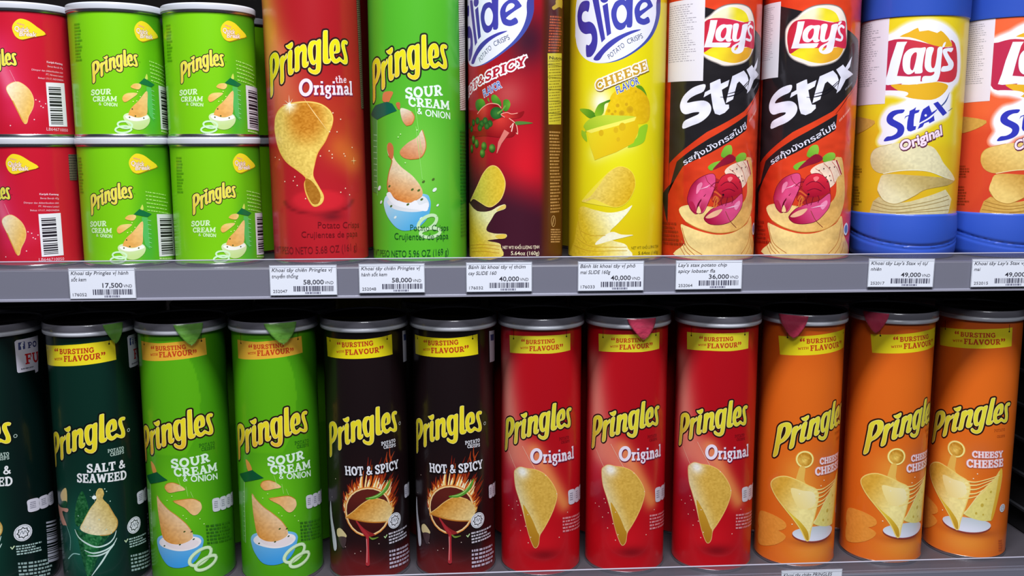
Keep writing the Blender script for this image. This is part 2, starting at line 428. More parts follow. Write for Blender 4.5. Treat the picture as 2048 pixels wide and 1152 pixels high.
# the slanted brand lettering, traced once in its own frame
WM_A, WM_B, WM_C = [(-41.91,92.97),(8.55,138.14),(25.68,114.75)]
WM = [
 ([([(-40.57,118.85),(-38.61,121.85),(-34.4,123.88),(-31.06,123.85),(-29.06,121.92),(-28.42,118.45),(-29.06,114.25),(-30.85,110.55),(-33.41,107.42),(-36.66,104.86),(-37.2,100.61),(-38.08,95.01),(-41.91,92.97),(-41.41,100.96),(-40.95,109.32),(-40.64,115.15)])], [[(-35.56,119.84),(-33.93,120.28),(-33.23,118.44),(-33.12,115.63),(-33.93,112.57),(-36.33,108.84),(-36.79,112.58),(-36.26,116.81)]]),
 ([([(-27.67,119.23),(-23.86,121.57),(-24.03,119.77),(-22.7,121.33),(-21.19,122.83),(-21.09,119.65),(-22.6,118.14),(-23.82,116.08),(-24.49,112.11),(-24.92,103.54),(-28.36,101.87),(-27.88,110.5)])], []),
 ([([(-20.11,123.04),(-16.62,124.84),(-17.02,117.59),(-17.33,111.54),(-16.04,112.16),(-16,110.57),(-16.95,108.4),(-18.58,107.5),(-20.08,107.82),(-20.79,109.68),(-20.72,114.52)])], []),
 ([([(-21.79,128.11),(-19.86,128.67),(-16.58,130.42),(-15.74,129.35),(-16.08,127.31),(-17.67,125.66),(-19.34,125.77),(-20.65,126.53)])], []),
 ([([(-14.44,125.77),(-11.18,127.57),(-11.26,126.38),(-9.47,127.96),(-7.59,128.53),(-6.25,127.64),(-5.7,125.31),(-5.89,121.73),(-6.1,116.15),(-5.9,115.57),(-5,116.83),(-4.76,115.05),(-5.64,113.2),(-7.31,112.27),(-8.84,112.72),(-9.45,114.25),(-9.38,118.24),(-8.93,122.66),(-9.16,123.82),(-10.28,122.91),(-11.16,120.43),(-11.42,116.02),(-11.85,110.78),(-15.16,109.7),(-14.86,115.54),(-14.62,121.16)])], []),
 ([([(-2.03,130.64),(0.21,131.1),(1.74,130.72),(2.48,131.5),(4.79,131.67),(4.6,125.55),(4.28,117.63),(3.87,112.08),(2.99,109.3),(1.31,107.91),(-0.39,107.49),(-2.86,108.19),(-4.78,109.68),(-5.21,111.44),(-4.11,112.31),(-2.95,111.18),(-1.23,110.45),(0.26,111.08),(0.57,113.28),(0.7,115.46),(-0.59,114.25),(-2.29,114.39),(-3.67,116.31),(-4.52,119.83),(-4.81,123.39),(-4.53,126.57),(-3.49,129.2)])], [[(0.11,128.33),(1.07,127.95),(1.17,124.78),(0.91,120.82),(0.25,117.64),(-0.68,117.22),(-1.23,119.19),(-1.48,122.35),(-1.21,125.93)]]),
 ([([(6.78,136.93),(7.94,138.14),(9.99,138.13),(10.06,136.36),(9.75,127.69),(9.64,118.98),(10.09,118.15),(11.33,118.85),(11.4,116.85),(10.19,115.36),(8.14,114.9),(6.52,115.38),(5.74,117.2),(5.89,122.35),(6.27,128.66)])], []),
 ([([(12.25,117.17),(14.08,115.59),(15.93,115.37),(17.82,116.12),(19.03,116.93),(20.36,116.33),(22.62,115.14),(25.01,115.29),(26.2,117.05),(25.98,120.7),(24.8,124.53),(24,127.87),(24.21,129.43),(26.13,129.07),(27.03,130.89),(24.99,132.07),(22.33,131.74),(21.04,129.96),(20.91,127.2),(21.89,123.85),(22.92,120.48),(22.76,118.11),(21.64,117.91),(20.24,118.94),(18.64,119.98),(17.2,118.99),(15.8,118.38),(14.6,119.51),(14.27,122.13),(17.05,122.59),(19.23,123.88),(19.56,127.81),(18.91,130.68),(17.36,132.28),(15.23,132.33),(13.04,130.98),(11.4,128.35),(10.81,124.84),(10.82,121.27),(11.33,118.85)])], [[(15.16,128.38),(15.85,128.5),(16.04,126.3),(15.79,124.34),(14.45,123.31),(14.24,125.31)]]),
]
def wordmark(A, abc, top=(240, 222, 30), bot=(236, 190, 50), line=(40, 18, 10), shade=None):
    a, b, c = abc
    d = (WM_B[0] - WM_A[0]) * (WM_C[1] - WM_A[1]) - (WM_B[1] - WM_A[1]) * (WM_C[0] - WM_A[0])
    def T(p):
        s = ((p[0] - WM_A[0]) * (WM_C[1] - WM_A[1]) - (p[1] - WM_A[1]) * (WM_C[0] - WM_A[0])) / d
        t = ((WM_B[0] - WM_A[0]) * (p[1] - WM_A[1]) - (WM_B[1] - WM_A[1]) * (p[0] - WM_A[0])) / d
        return (a[0] + s * (b[0] - a[0]) + t * (c[0] - a[0]), a[1] + s * (b[1] - a[1]) + t * (c[1] - a[1]))
    L = [(crom([T(p) for p in o[0]], True, 3), [crom([T(p) for p in h], True, 3) for h in hs]) for o, hs in WM]
    sc = math.hypot(c[0] - a[0], c[1] - a[1]) / math.hypot(WM_C[0] - WM_A[0], WM_C[1] - WM_A[1])
    if shade:
        for o, hs in L: A.grown([(p[0] + 0.5 * sc, p[1] - 0.6 * sc) for p in o], 2.1 * sc, shade)
    for o, hs in L: A.grown(o, 1.45 * sc, line)
    k = A.k
    y0, y1 = min(p[1] for o, _ in L for p in o), max(p[1] for o, _ in L for p in o)
    for o, hs in L:
        A.poly(o, lg(bot, (0, y0 + (y1 - y0) * .15), top, (0, y0 + (y1 - y0) * .6)), hs, curve=False)
        for r in [o] + hs: A.line(r + [r[0]], 0.3 * sc, (250, 236, 150), cap=False)

def banner(A, quad, strings, b, w, f, q1, q2, col, ink=(196, 62, 22)):
    A.poly(quad, col, curve=False)
    for s in strings:
        A.line(s, 0.45, (40, 25, 10), cap=False); A.disc(s[-1], 0.75, (40, 25, 10), n=8)
    A.slab('BURSTING', b, ink, fat=1.16); A.slab('WITH', w, ink); A.slab('FLAVOUR', f, ink, fat=1.16)
    dn = lambda q: [(q[0][0] * 2.3 - q[2][0] * 1.3, q[0][1] * 2.3 - q[2][1] * 1.3), (q[1][0] * 1 + (q[0][0] - q[2][0]) * 1.3, q[1][1] + (q[0][1] - q[2][1]) * 1.3), q[2]]
    q1, q2 = dn(q1), dn(q2)
    A.text('\u201c', q1, ink, bold=0.03); A.text('\u201d', q2, ink, bold=0.03)

def halal(A, c, r, ink=(20, 25, 25)):
    A.disc(c, r, (228, 230, 240)); A.ring(c, r * .86, r * .86, r * .07, (150, 155, 165))
    st = [(c[0] + r * (.72 if k % 2 == 0 else .54) * math.sin(k * math.pi / 8), c[1] + r * (.72 if k % 2 == 0 else .54) * math.cos(k * math.pi / 8)) for k in range(16)]
    A.poly(st, ink, curve=False)
    A.poly([(c[0] + (p[0] - c[0]) * .8, c[1] + (p[1] - c[1]) * .8) for p in st], (228, 230, 240), curve=False)
    A.curve([(c[0] - r * .35, c[1] - r * .1), (c[0] - r * .1, c[1] + r * .25), (c[0], c[1] - r * .15), (c[0] + r * .2, c[1] + r * .2), (c[0] + r * .35, c[1] - r * .1)], r * .08, (120, 130, 140))

def sparkle(A, pts, r=0.35, col=(255, 235, 215)):
    for p in pts: A.disc(p, r, col, n=8)

def panels(A, quad, n=3, col=(214, 212, 228)):
    """rounded nutrition badges side by side; quad: top-left, top-right, bottom-left"""
    a, b, c = quad
    for i in range(n):
        X0, X1 = i / n + .01, (i + .94) / n
        P = [(a[0] + (b[0] - a[0]) * X + (c[0] - a[0]) * Y, a[1] + (b[1] - a[1]) * X + (c[1] - a[1]) * Y) for X, Y in ((X0, .08), ((X0 + X1) / 2, 0), (X1, .08), (X1 + .01, .5), (X1, .92), ((X0 + X1) / 2, 1), (X0, .92), (X0 - .01, .5))]
        A.poly(P, col)
        A.greek([(P[0][0] * .8 + P[4][0] * .2, P[0][1] * .85 + P[4][1] * .15), (P[2][0] * .85 + P[6][0] * .15, P[2][1] * .85 + P[6][1] * .15), (P[6][0] * .85 + P[2][0] * .15, P[6][1] * .8 + P[2][1] * .2)], 4, (120, 120, 140), seed=i + 7)

# ------------------------------------------------------------------ label designs
CAN_R, CAN_H = 33.0, 203.0
def lower_art(bgf):
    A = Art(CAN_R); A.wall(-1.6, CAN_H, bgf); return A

def art_sour():
    P = [(-13.58,59.48),(28.56,95.99),(56.6,54.77),(-21.81,27.08)]
    def bgf(u, v):
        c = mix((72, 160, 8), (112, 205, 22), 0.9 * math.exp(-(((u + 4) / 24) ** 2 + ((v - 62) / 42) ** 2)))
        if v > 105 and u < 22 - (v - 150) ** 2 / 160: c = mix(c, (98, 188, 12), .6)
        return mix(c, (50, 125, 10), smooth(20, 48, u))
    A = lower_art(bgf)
    banner(A, [(-26.73,194.83),(-7.4,194.63),(9.39,195.91),(28.76,196.71),(29.39,183.27),(16.38,182.36),(-0.33,181.3),(-19.28,180.04),(-26.77,179.81)], [[(-21.99,201.2),(-22.3,192.52)], [(25.45,201.59),(25.38,194.64)]],
        [(-10.2,188.78),(13.51,189.8),(-10.35,192.31)], [(-15.6,184.08),(-8.33,185.03),(-15.5,186.01)], [(-7.4,183.62),(17.94,184.77),(-7.4,187.94)], [(-14.39,189.46),(-11.52,189.85),(-14.26,192.06)], [(18.47,185.67),(21.01,185.61),(18.39,188.57)], (238, 178, 48), (205, 66, 24))
    wordmark(A, [(-35.32,95.32),(13.47,141.57),(31.01,118.35)], bot=(232, 160, 40))
    A.slab('POTATO', [(19.01,110.37),(32.56,109.62),(18.92,113.2)], (40, 112, 14)); A.slab('CRISPS', [(20.65,107.02),(32.39,106.31),(20.55,109.66)], (40, 112, 14))
    ink = (222, 246, 226)
    A.slab('SOUR', [(-3.01,95.35),(27.37,97.13),(-3.29,102.55)], ink, fat=1.12); A.slab('CREAM', [(-0.77,88.73),(33.64,87.75),(-1.17,95.55)], ink, fat=1.12)
    A.slab('&', [(5.64,83.98),(9.22,84.21),(5.62,88.41)], ink); A.text('ONION', [(11.67,83.47),(33.28,80.77),(11.57,88.53)], ink, bold=0.02)
    # lidded box at the left
    A.poly([(-33.89,83.47),(-26.02,79.26),(-29.62,26.91),(-34.54,28.35)], (92, 172, 60), curve=False)
    A.line([(-26.02,79.26),(-27.34,56.6),(-28.55,27.25)], 0.5, (190, 232, 170), cap=False)
    for p, q in zip([(-28.62,70.62),(-29.01,66.41),(-29.2,62.25),(-29.6,58.02),(-29.8,53.83),(-29.99,49.64),(-30.19,45.44),(-30.39,41.23),(-30.6,37.01),(-30.57,32.85)], [(-26.37,70.61),(-26.71,66.42),(-26.87,62.28),(-27.22,58.08),(-27.38,53.91),(-27.55,49.74),(-27.72,45.56),(-27.89,41.37),(-28.06,37.18),(-28.24,32.97)]): A.line([p, q], .35, (190, 232, 170), cap=False)
    A.poly([(-22.98,98.39),(-18.88,96.63),(-16.42,90.98),(-20.93,89.7)], (226, 150, 62))
    A.poly([(-33.83,83.89),(-16.05,91.03),(-6.19,85.43),(-26.02,79.26)], (8, 92, 50), curve=False)
    ch = lambda a, b: speck(lg((238, 164, 84), a, (240, 196, 140), b), 10)
    for pts in ([(-9.34,79.19),(-7.13,82.37),(-2.14,83.51),(2.56,81.88),(7.09,77.49),(1.4,76.38),(-5.93,75.16)], [(-2.75,68.37),(4.91,69.6),(12.49,69.36),(17.31,66.2),(18.64,60.79),(15.95,56.78),(12.94,55.63),(10.12,57.31),(5.59,62.74)]):
        A.poly(pts, ch(pts[0], pts[3])); A.curve(pts[:4], .5, (196, 120, 30))
    for p, q in zip([(1.83,87.44),(7.65,79.95),(10.8,75.51)], [(4.3,78.24),(8.76,71.73),(12.52,70.17)]): A.line([p, q], [.3, .9, .3], (168, 220, 110), cap=False)
    A.poly([(-20.64,34.09),(-14.62,38.86),(1,41.84),(14.29,39.17),(18.39,35.14),(17.99,30.07),(14.63,21.53),(8.56,15.4),(-1.1,12.87),(-10.19,14.19),(-16.79,20.94),(-20.08,27.49)], lg((196, 226, 246), P[0], (54, 158, 236), [(-3.05,13.08)][0]))
    A.poly([(-18.01,33.1),(-12.39,37.64),(0.92,39.8),(13.25,37.52),(16.88,33.44),(13.93,29.45),(7.1,27.48),(-0.54,27.01),(-9.55,28.2),(-16.3,29.82)], lg((228, 208, 214), (0, 70), (246, 238, 240), (0, 50)))
    main = [(-17.53,71.08),(-13.22,66.64),(-7.04,61.13),(-0.35,56.17),(6.04,49.66),(10.06,43.01),(10.87,38.77),(9.32,35.93),(2.57,33.04),(-4.22,32.65),(-10.34,34.29),(-14.09,37.92),(-16,46.85),(-17.45,58.87)]
    A.poly(main, speck(lg((238, 200, 158), main[4], (230, 150, 58), main[10]), 12)); A.curve(main[:6], .6, (214, 140, 56))
    A.poly([(-11.44,34.17),(-4.23,32.44),(2.56,32.74),(10.28,35.78),(15.05,32.82),(9.06,28.76),(-0.48,28.55),(-8.39,30.36)], (240, 226, 230))
    for p in [(-12.74,30.4),(0.64,32.42),(11.25,36.03),(4.66,43.04),(10.05,42.5)]: A.disc(p, 1.0, (58, 84, 30), ry=.6, rot=.5, n=8)
    r1, r2 = [(15.79,20.44),(20,14.14)]
    for c, a, b, ro in ((r1, 9.5, 5.2, .55), (r2, 8.8, 4.2, .35)):
        A.ring(c, a, b, 2.9, (150, 196, 120), ro); A.ring((c[0] - .2, c[1] + .3), a, b, 2.2, (214, 240, 196), ro)
    panels(A, [(27.24,66.18),(56.64,62.29),(27.49,54.76)], 4); A.greek([(20.93,46.35),(49.14,40.9),(21.34,29.16)], 6, (42, 110, 14), 5)
    sparkle(A, [(-7.73,68.69),(4.4,56.33),(6.66,53.68),(16.77,52),(19.69,47.19),(-3.56,72.41)], .45, (210, 246, 150))
    return A

def art_hot():
    floor_v = [(-5.59,15.29)][0][1]
    def bgf(u, v):
        c = mix((112, 24, 26), (24, 12, 15), smooth(floor_v - 10, floor_v + 16, v + 4 * math.sin(u / 9)))
        return mix(c, (58, 16, 18), .6 * math.exp(-(((u + 5) / 26) ** 2 + ((v - 55) / 34) ** 2)))
    A = lower_art(bgf)
    banner(A, [(-39.47,195.03),(-18.97,195.48),(-3.68,195.64),(10.71,196.58),(20.22,197.53),(20.67,181.36),(7.59,180.81),(-8.7,180.32),(-25.52,179.86),(-38.55,179.55)], [[(-34.4,195.33),(-34.1,192.63)], [(15.7,197.57),(15.67,194.37)]],
        [(-21.46,188.99),(4.02,190.69),(-21.63,192.77)], [(-26.84,183.78),(-19.39,185.04),(-26.8,185.55)], [(-18.51,183.09),(8.6,184.63),(-18.66,187.35)], [(-25.83,190.38),(-22.66,190.79),(-25.78,192.73)], [(8.92,186.83),(11.93,186.98),(8.95,189.45)], (240, 222, 12))
    wordmark(A, [(-40.53,96.44),(6.21,141.05),(23.21,117.67)], line=(18, 10, 12), bot=(232, 206, 40))
    A.ring([(27.3,123.49)][0], 1.2, 1.2, .4, (205, 205, 205))
    A.slab('POTATO', [(8.45,109.09),(21.7,109.48),(8.27,112.13)], (226, 226, 236)); A.slab('CRISPS', [(10.24,106.06),(21.79,105.7),(10.17,108.89)], (226, 226, 236))
    c = [(-3.62,55.75)][0]; e = [(14.52,54.11),(-3.85,36.15)]; rx, ry = e[0][0] - c[0], c[1] - e[1][1]
    rd = random.Random(11)
    for layer, (cols, lo, hi, n, w) in enumerate((([(120, 26, 12), (150, 40, 14)], 5, 13, 90, 2.2), ([(206, 84, 20), (226, 120, 36)], 3, 9.5, 110, 1.6), ([(246, 196, 96), (250, 226, 150), (254, 240, 196)], 1.5, 7, 120, 1.2))):
        for i in range(n):
            if i % 3 == 0: col = rd.choice(cols)
            a = rd.uniform(0, 2 * math.pi); k = 1.0 + (1.1 if math.sin(a) > 0.1 and math.cos(a) > -.3 else 0.0) * math.sin(a)
            if math.sin(a) < -.5: k *= .45
            L = rd.uniform(lo, hi) * k; p = (c[0] + rx * math.cos(a), c[1] + ry * math.sin(a))
            q = (p[0] + L * (.5 * math.cos(a) + .2), p[1] + L * (.35 * math.sin(a) + .62)); m = ((p[0] + q[0]) / 2 + rd.uniform(-1, 1), (p[1] + q[1]) / 2)
            A.line(crom([p, m, q], False, 4), [w, w * .8, .2], col, cap=False, up=(i % 3 == 0))
    for a, b in zip([(15.42,91.9),(17.69,92.49),(13.79,92.18)], [(20.14,102.18),(15.56,107.11),(13.14,103.44)]):
        A.line(crom([a, ((a[0] + b[0]) / 2 - 1.2, (a[1] + b[1]) / 2), b], False, 4), [1.6, 1.2, .2], (176, 62, 24), cap=False)
    A.disc(c, rx * .98, lg((98, 30, 22), (c[0], c[1] + 12), (62, 14, 14), (c[0], c[1] - 14)), ry=ry * .97, n=40)
    A.ring(c, rx, ry, 1.3, (250, 214, 150)); A.ring(c, rx * 1.05, ry * 1.04, .8, (226, 130, 50))
    A.poly([(-12.35,46.89),(-7.26,42.21),(-3.32,39.26),(1.56,36.08),(-4.86,34.57),(-8.33,37.99)], (150, 34, 36)); A.line([(-12.87,47.86),(-8.29,41.1),(-4.54,36.13),(-4.47,25.75),(-4.83,11.66)], [1.2, 2.2, 2.4, 2.0, 3.2], (178, 40, 48))
    A.line([(-5.17,33),(-5.09,23.65),(-5.41,13.21)], .5, (236, 150, 150))
    main = [(-22.08,50.32),(-15.47,55.74),(-9.03,61.64),(-3.01,65.5),(2.86,66.38),(9.84,63.64),(14.57,59.26),(16.42,53.72),(15.02,47.8),(10.7,45.48),(2.65,46.36),(-5.2,47.47),(-13.39,49.03)]
    A.poly(main, speck(lg((240, 214, 150), main[8], (214, 140, 44), main[3]), 18, 1.0)); A.curve(main[9:] + main[:1], 1.0, (196, 118, 36)); A.curve(main[:6], .5, (250, 206, 120))
    A.line(crom([(-4.47,66.81),(1.9,67.46),(7.86,70.04),(12.55,74.52),(15.09,79.91)], False, 5), [1.2, 2.9, 3.2, 2.6, .7], (84, 156, 44))
    A.line(crom([(-2.5,67.35),(2.88,68.12),(7.87,70.76),(12.03,74.91)], False, 5), [.3, .7, .7, .2], (170, 214, 120), cap=False)
    A.line(crom([(-2.88,34.61),(-0.44,32.83),(4,33.64)], False, 4), [.8, 1.7, .5], (110, 140, 50))
    A.slab('HOT & SPICY', [(-21.4,85.48),(24.39,87.09),(-21.88,92.94)], (232, 232, 244), out=((20, 10, 10), .5), fat=1.05)
    A.poly([(-41,59.21),(-38.61,45.32),(-33.99,30.09),(-33.49,20.74),(-37.65,18.65),(-40.52,31.9),(-43.37,47.78)], (222, 222, 236)); A.poly([(-32.2,37.02),(-28.68,39.71),(-25,38.14),(-21.75,34.27),(-25.14,31.83),(-31.43,32.01)], (228, 206, 150)); A.poly([(-30.57,31.24),(-22.41,33.06),(-23.9,24.83),(-26.76,24.02)], (74, 52, 56))
    halal(A, [(19.02,44.3)][0], 6.6, (24, 18, 26))
    A.greek([(12.73,35.79),(34.96,35.56),(13.17,25.29)], 4, (205, 200, 214), 2); A.line([(9.03,33.28),(9.74,31.93),(11.23,34.19)], .9, (190, 226, 160)); A.greek([(13.13,21.11),(43.99,18),(12.98,4.35)], 5, (196, 184, 206), 4)
    panels(A, [(31.73,70.29),(50.15,67.97),(31.98,58.73)], 3)
    A.poly([(33.66,197.9),(50.48,195.89),(50.39,196.2),(50.42,170.41),(34.36,172.31)], (206, 204, 220), curve=False); A.poly([(35.7,194.57),(44.49,193.57),(44.35,188.39),(36.09,189.55)], (60, 74, 130), curve=False)
    sparkle(A, [(-31.81,80.4),(-14.91,20.54),(4.44,28.1),(-10.07,22.77),(-37.78,63.47),(-23.23,25.01)], .4, (214, 190, 180))
    return A

def art_orig():
    q2 = [(-25.34,107.66),(-11.87,88.36),(-32.68,81.12),(-31.12,63.85)]; q = [(-8.87,102.86),(17.84,55.77),(-18.24,63.83),(-7.76,29.87),(0.23,15.39)]
    def bgf(u, v):
        c = mix((198, 8, 22), (150, 6, 22), smooth(40, 100, v) * .55 * smooth(-30, 0, -abs(u)) + 0)
        c = mix((196, 8, 22), c, .6)
        c = mix(c, (236, 140, 124), .9 * glow(u, v, (-38, 170), (-28, 95), 12))
        c = mix(c, (236, 138, 70), .95 * glow(u, v, q[0], q[1], 7.5) * smooth(30, 60, v))
        c = mix(c, (236, 128, 104), .85 * glow(u, v, q2[0], q2[1], 12)); c = mix(c, (206, 60, 84), .55 * glow(u, v, q2[2], q2[3], 9))
        c = mix(c, (140, 8, 34), .55 * glow(u, v, (-26, 60), (-20, 42), 12))
        c = mix(c, (216, 16, 30), .8 * math.exp(-(((u - q[3][0]) / 24) ** 2 + ((v - q[3][1] + 4) / 14) ** 2)))
        return mix(c, (110, 4, 16), .7 * math.exp(-(((u - q[4][0]) / 12) ** 2 + ((v - q[4][1]) / 4.5) ** 2)))
    A = lower_art(bgf)
    banner(A, [(-31.51,194.82),(-12.74,196.16),(3.62,196.77),(22.72,196.7),(22.86,183.22),(5.65,182.29),(-10.74,182.26),(-30.95,180.69)], [[(-26.68,201.01),(-26.7,192.58)], [(18.49,202.42),(18.56,194.8)]],
        [(-15.27,189.56),(8.11,190.72),(-15.27,192.87)], [(-20.09,184.89),(-13.23,185.91),(-20.09,186.55)], [(-12.43,184.11),(12,185.34),(-12.43,188.01)], [(-18.98,190.87),(-16.31,191.22),(-18.98,193.12)], [(12.42,186.86),(15.08,186.79),(12.4,189.4)], (222, 208, 36))
    wordmark(A, [(-38.78,97.83),(8.06,141.78),(22.97,119.73)], bot=(222, 190, 60), top=(232, 220, 44))
    A.slab('POTATO', [(12.2,110.69),(21.96,110.71),(12.18,113.23)], (140, 8, 20)); A.slab('CRISPS', [(13.89,107.91),(22.69,107.79),(13.88,109.94)], (140, 8, 20))
    for a, b in zip([(-18.22,105.89),(-32.61,98.74)], [(-6.86,86.7),(-24.1,85.35)]): A.line([a, b], [.3, .8, .3], (246, 196, 170), cap=False)
    main = [(-26.04,81.82),(-24.1,85.35),(-19.92,88.04),(-13.93,87.62),(-6.86,87.21),(0.01,83.73),(6.04,76.22),(9.73,68.61),(10.3,63.38),(7.69,54.41),(3.63,45.47),(-0.83,37.36),(-3.79,32.15),(-4.76,24.81),(-6.75,21.58),(-8.75,23),(-11.82,30.52),(-14.97,41.55),(-17.68,51.49),(-21.1,61.2),(-24.76,70.74)]
    hot = [(-18.23,84.43)][0]
    A.grown(crom(main, True, 4), .5, (236, 178, 110))
    def f(u, v):
        c = mix((236, 222, 172), (220, 172, 66), smooth(-9, 12, (u - main[0][0]) - (main[0][1] - v) * .36 - 2))
        return mix(c, (252, 248, 236), 1.1 * math.exp(-((u - hot[0]) ** 2 + (v - hot[1]) ** 2) / 30))
    A.poly(main, speck(f, 16, .9)); A.curve(main[3:12], .5, (244, 196, 90))
    A.poly([(-17.68,56.68),(-13.39,51.65),(-9.29,44.33),(-5.58,35.22),(-3.98,31.94),(-4.76,24.81),(-6.75,21.58),(-8.75,23),(-11.82,30.52),(-14.97,41.55)], lg((216, 164, 40), (0, 60), (176, 116, 20), (0, 20)))
    sparkle(A, [(-32.8,52.34),(-28.46,50.82),(-22.3,55.53),(-19.6,47.47),(-15.5,38.85),(-13.06,25.12),(-11,30.09),(-19.95,34.34),(-24.82,42.6),(20.9,48.77),(10.28,66.47),(12.7,29.18),(1,82.68),(-23.52,58.58),(-13.39,49.06)], .42, (255, 220, 200))
    A.slab('O', [(-11.67,91.85),(-1.39,93.34),(-11.68,104.46)], (238, 226, 244), fat=1.0, shadow=((120, 14, 60), .3, -.5, .25))
    A.slab('riginal', [(-1.2,93.33),(28.43,92.69),(-1.52,103.9)], (238, 226, 244), fat=1.1, shadow=((120, 14, 60), .3, -.5, .25))
    panels(A, [(21.27,67.42),(46.98,65.12),(22.24,54.48)], 3); A.greek([(15.84,46),(47.23,41.8),(16.18,32.12)], 5, (226, 140, 150), 9)
    return A

def art_weed():
    q = [(-3.41,34.65),(-16.72,63.6)]
    def bgf(u, v):
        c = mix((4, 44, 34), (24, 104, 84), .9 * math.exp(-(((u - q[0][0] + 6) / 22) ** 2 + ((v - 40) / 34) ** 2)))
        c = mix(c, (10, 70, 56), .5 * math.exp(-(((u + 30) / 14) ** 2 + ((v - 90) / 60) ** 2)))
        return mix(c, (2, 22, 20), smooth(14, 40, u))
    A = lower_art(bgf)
    banner(A, [(-38.36,191.69),(-5.7,194.89),(12.04,195.97),(28.5,196.38),(28.9,180.46),(17.89,179.85),(1.48,178.83),(-13.56,177.95),(-38.38,176.16)], [[(-29.85,195),(-30.48,190.12)], [(24.2,197.06),(23.99,193.76)]],
        [(-13.86,187.41),(12.84,188.52),(-13.72,191.39)], [(-20.14,181.76),(-11.71,182.92),(-19.9,183.7)], [(-10.38,181.68),(17.22,183.08),(-10.21,186.23)], [(-18.98,188.83),(-15.4,189.27),(-18.7,191.23)], [(17.79,185.29),(20.43,185.22),(17.87,187.95)], (244, 224, 26))
    wordmark(A, [(-35.1,93.54),(15.18,139.37),(31.51,117.19)], line=(10, 18, 12), bot=(232, 200, 40))
    A.ring([(35.52,122.16)][0], 1.2, 1.2, .5, (170, 190, 180))
    A.slab('POTATO', [(17.49,107.95),(30.18,107.75),(17.48,110.72)], (176, 200, 190)); A.slab('CRISPS', [(19.08,104.66),(30.08,104.77),(19.07,107.44)], (176, 200, 190))
    A.slab('SALT &', [(1.42,93.83),(30.42,92.82),(1.61,100.73)], (234, 236, 240), fat=1.1); A.slab('SEAWEED', [(-6.81,86.25),(30.62,83.47),(-6.46,93.4)], (234, 236, 240), fat=1.1)
    cone = [(-11.38,47.25),(-9.31,38.37),(-7.95,28.35),(-5.74,16.28),(-4.04,9.19),(-0.83,9.2),(5.21,24.14),(10.38,35.66),(15.26,42.85),(2.78,42.59)]
    A.poly(cone, speck((20, 84, 48), 34, 1.0)); A.poly([(-3.81,42.74),(9,41.95),(3.67,28.35),(-2.2,10.24),(-3.97,10.22),(-3.99,26.53)], speck((34, 112, 60), 40, .9))
    A.poly([(-3.66,78.81),(-1.07,74.84),(0.83,65.81),(-0.57,58.84),(-7.84,50.11),(-11.12,54.34),(-8.87,68.09)], speck((28, 96, 50), 36, .9))
    A.curve([(-21.57,20.95),(-15.1,26.43),(-9.16,26.72)], .9, (150, 206, 196))
    main = [(-6.94,48.15),(-2.87,55.84),(2.41,64.73),(7.3,71.33),(7.17,76.33),(9.17,80.09),(11.77,79.72),(12.83,75.55),(11.72,71.73),(14.94,66.65),(18.86,57.22),(21.1,51.58),(19.99,45.78),(15.2,41.85),(8.12,42.07),(-0.81,44.26)]
    A.poly(main, speck(lg((232, 220, 178), [(3.3,50.63)][0], (206, 176, 92), [(18.92,58.22)][0]), 20, .9)); A.curve(main[9:15], .7, (196, 150, 70)); A.curve(main[:7], .5, (222, 196, 110))
    for pts in ([(-11.74,47.21),(-9.07,41.43),(-3.26,36.68),(4.86,32.82),(12.95,34.18),(17.69,38.22),(19.87,43.78)], [(-4.69,30.57),(1.82,27.97),(9.98,29.11),(16.42,32.41),(19.95,37.64)], [(-2.55,26.04),(5.31,25.66),(12.58,28.14),(17.83,33.09)], [(-0.36,9.19),(7.62,19.78),(12.52,27.13),(15.41,30.6)]): A.line(crom(pts, False, 5), [.4, 1.3, 1.2, .4], (206, 232, 226), cap=False)
    A.disc([(5.67,73.49)][0], 1.6, (240, 250, 250)); A.line([(2.61,74.71),(8.2,71.72)], [.1, .8, .1], (240, 250, 250), cap=False); A.line([(5.89,69.97),(5.68,76.48)], [.1, .8, .1], (240, 250, 250), cap=False)
    sparkle(A, [(2.93,79.67),(13.51,79.44),(16.86,68.77),(-2.33,49.81),(16.15,42.65),(12.81,46.38),(14.7,77.22),(-7.7,58.66),(8.05,55.19),(0.89,48.74)], .45, (190, 230, 214))
    A.poly([(-26.7,72.5),(-17.74,80.26),(-17.99,67.39),(-22.56,66.46)], (226, 196, 130)); A.poly([(-26.51,67),(-18.21,69.36),(-19.56,64.08),(-23.97,63.1)], (22, 84, 50)); A.poly([(-38.39,61.86),(-27.39,62.21),(-17.42,63.48),(-18.49,60.26),(-25.61,59.14),(-20.11,48.82),(-25.36,47.53),(-32.68,53.49)], (214, 150, 130)); A.poly([(-31.65,43.6),(-20.6,48.71),(-17.17,39.28),(-18.74,28.78),(-25.19,35.34)], (12, 70, 62)); A.curve([(-20.17,48.3),(-17.03,39.3),(-18.44,28.85)], .6, (120, 180, 166))
    halal(A, [(35.31,43.32)][0], 6.8, (10, 30, 26)); A.greek([(29.35,34.48),(49.32,31.85),(29.61,25.82)], 4, (170, 200, 196), 2); A.line([(25.96,33.58),(26.66,31.91),(28.25,34.04)], .9, (210, 236, 190)); A.greek([(29.89,20.54),(62.55,13.36),(29.83,5.49)], 5, (150, 176, 174), 4)
    # right-hand side of the print, seen on the leftmost can
    A.poly([(40.42,195.73),(42.07,196.87),(64.04,196.46),(60.12,168.39),(56.61,167.76),(56.23,170.6),(41.41,171.17),(40.58,172.3)], (214, 210, 228), curve=False)
    A.poly([(43.02,194.61),(48.57,194.73),(48.46,188.8),(42.83,188.82)], (50, 62, 130), curve=False); A.text('f', [(44.97,189),(47.41,189),(44.83,194.29)], (226, 226, 240), bold=.04)
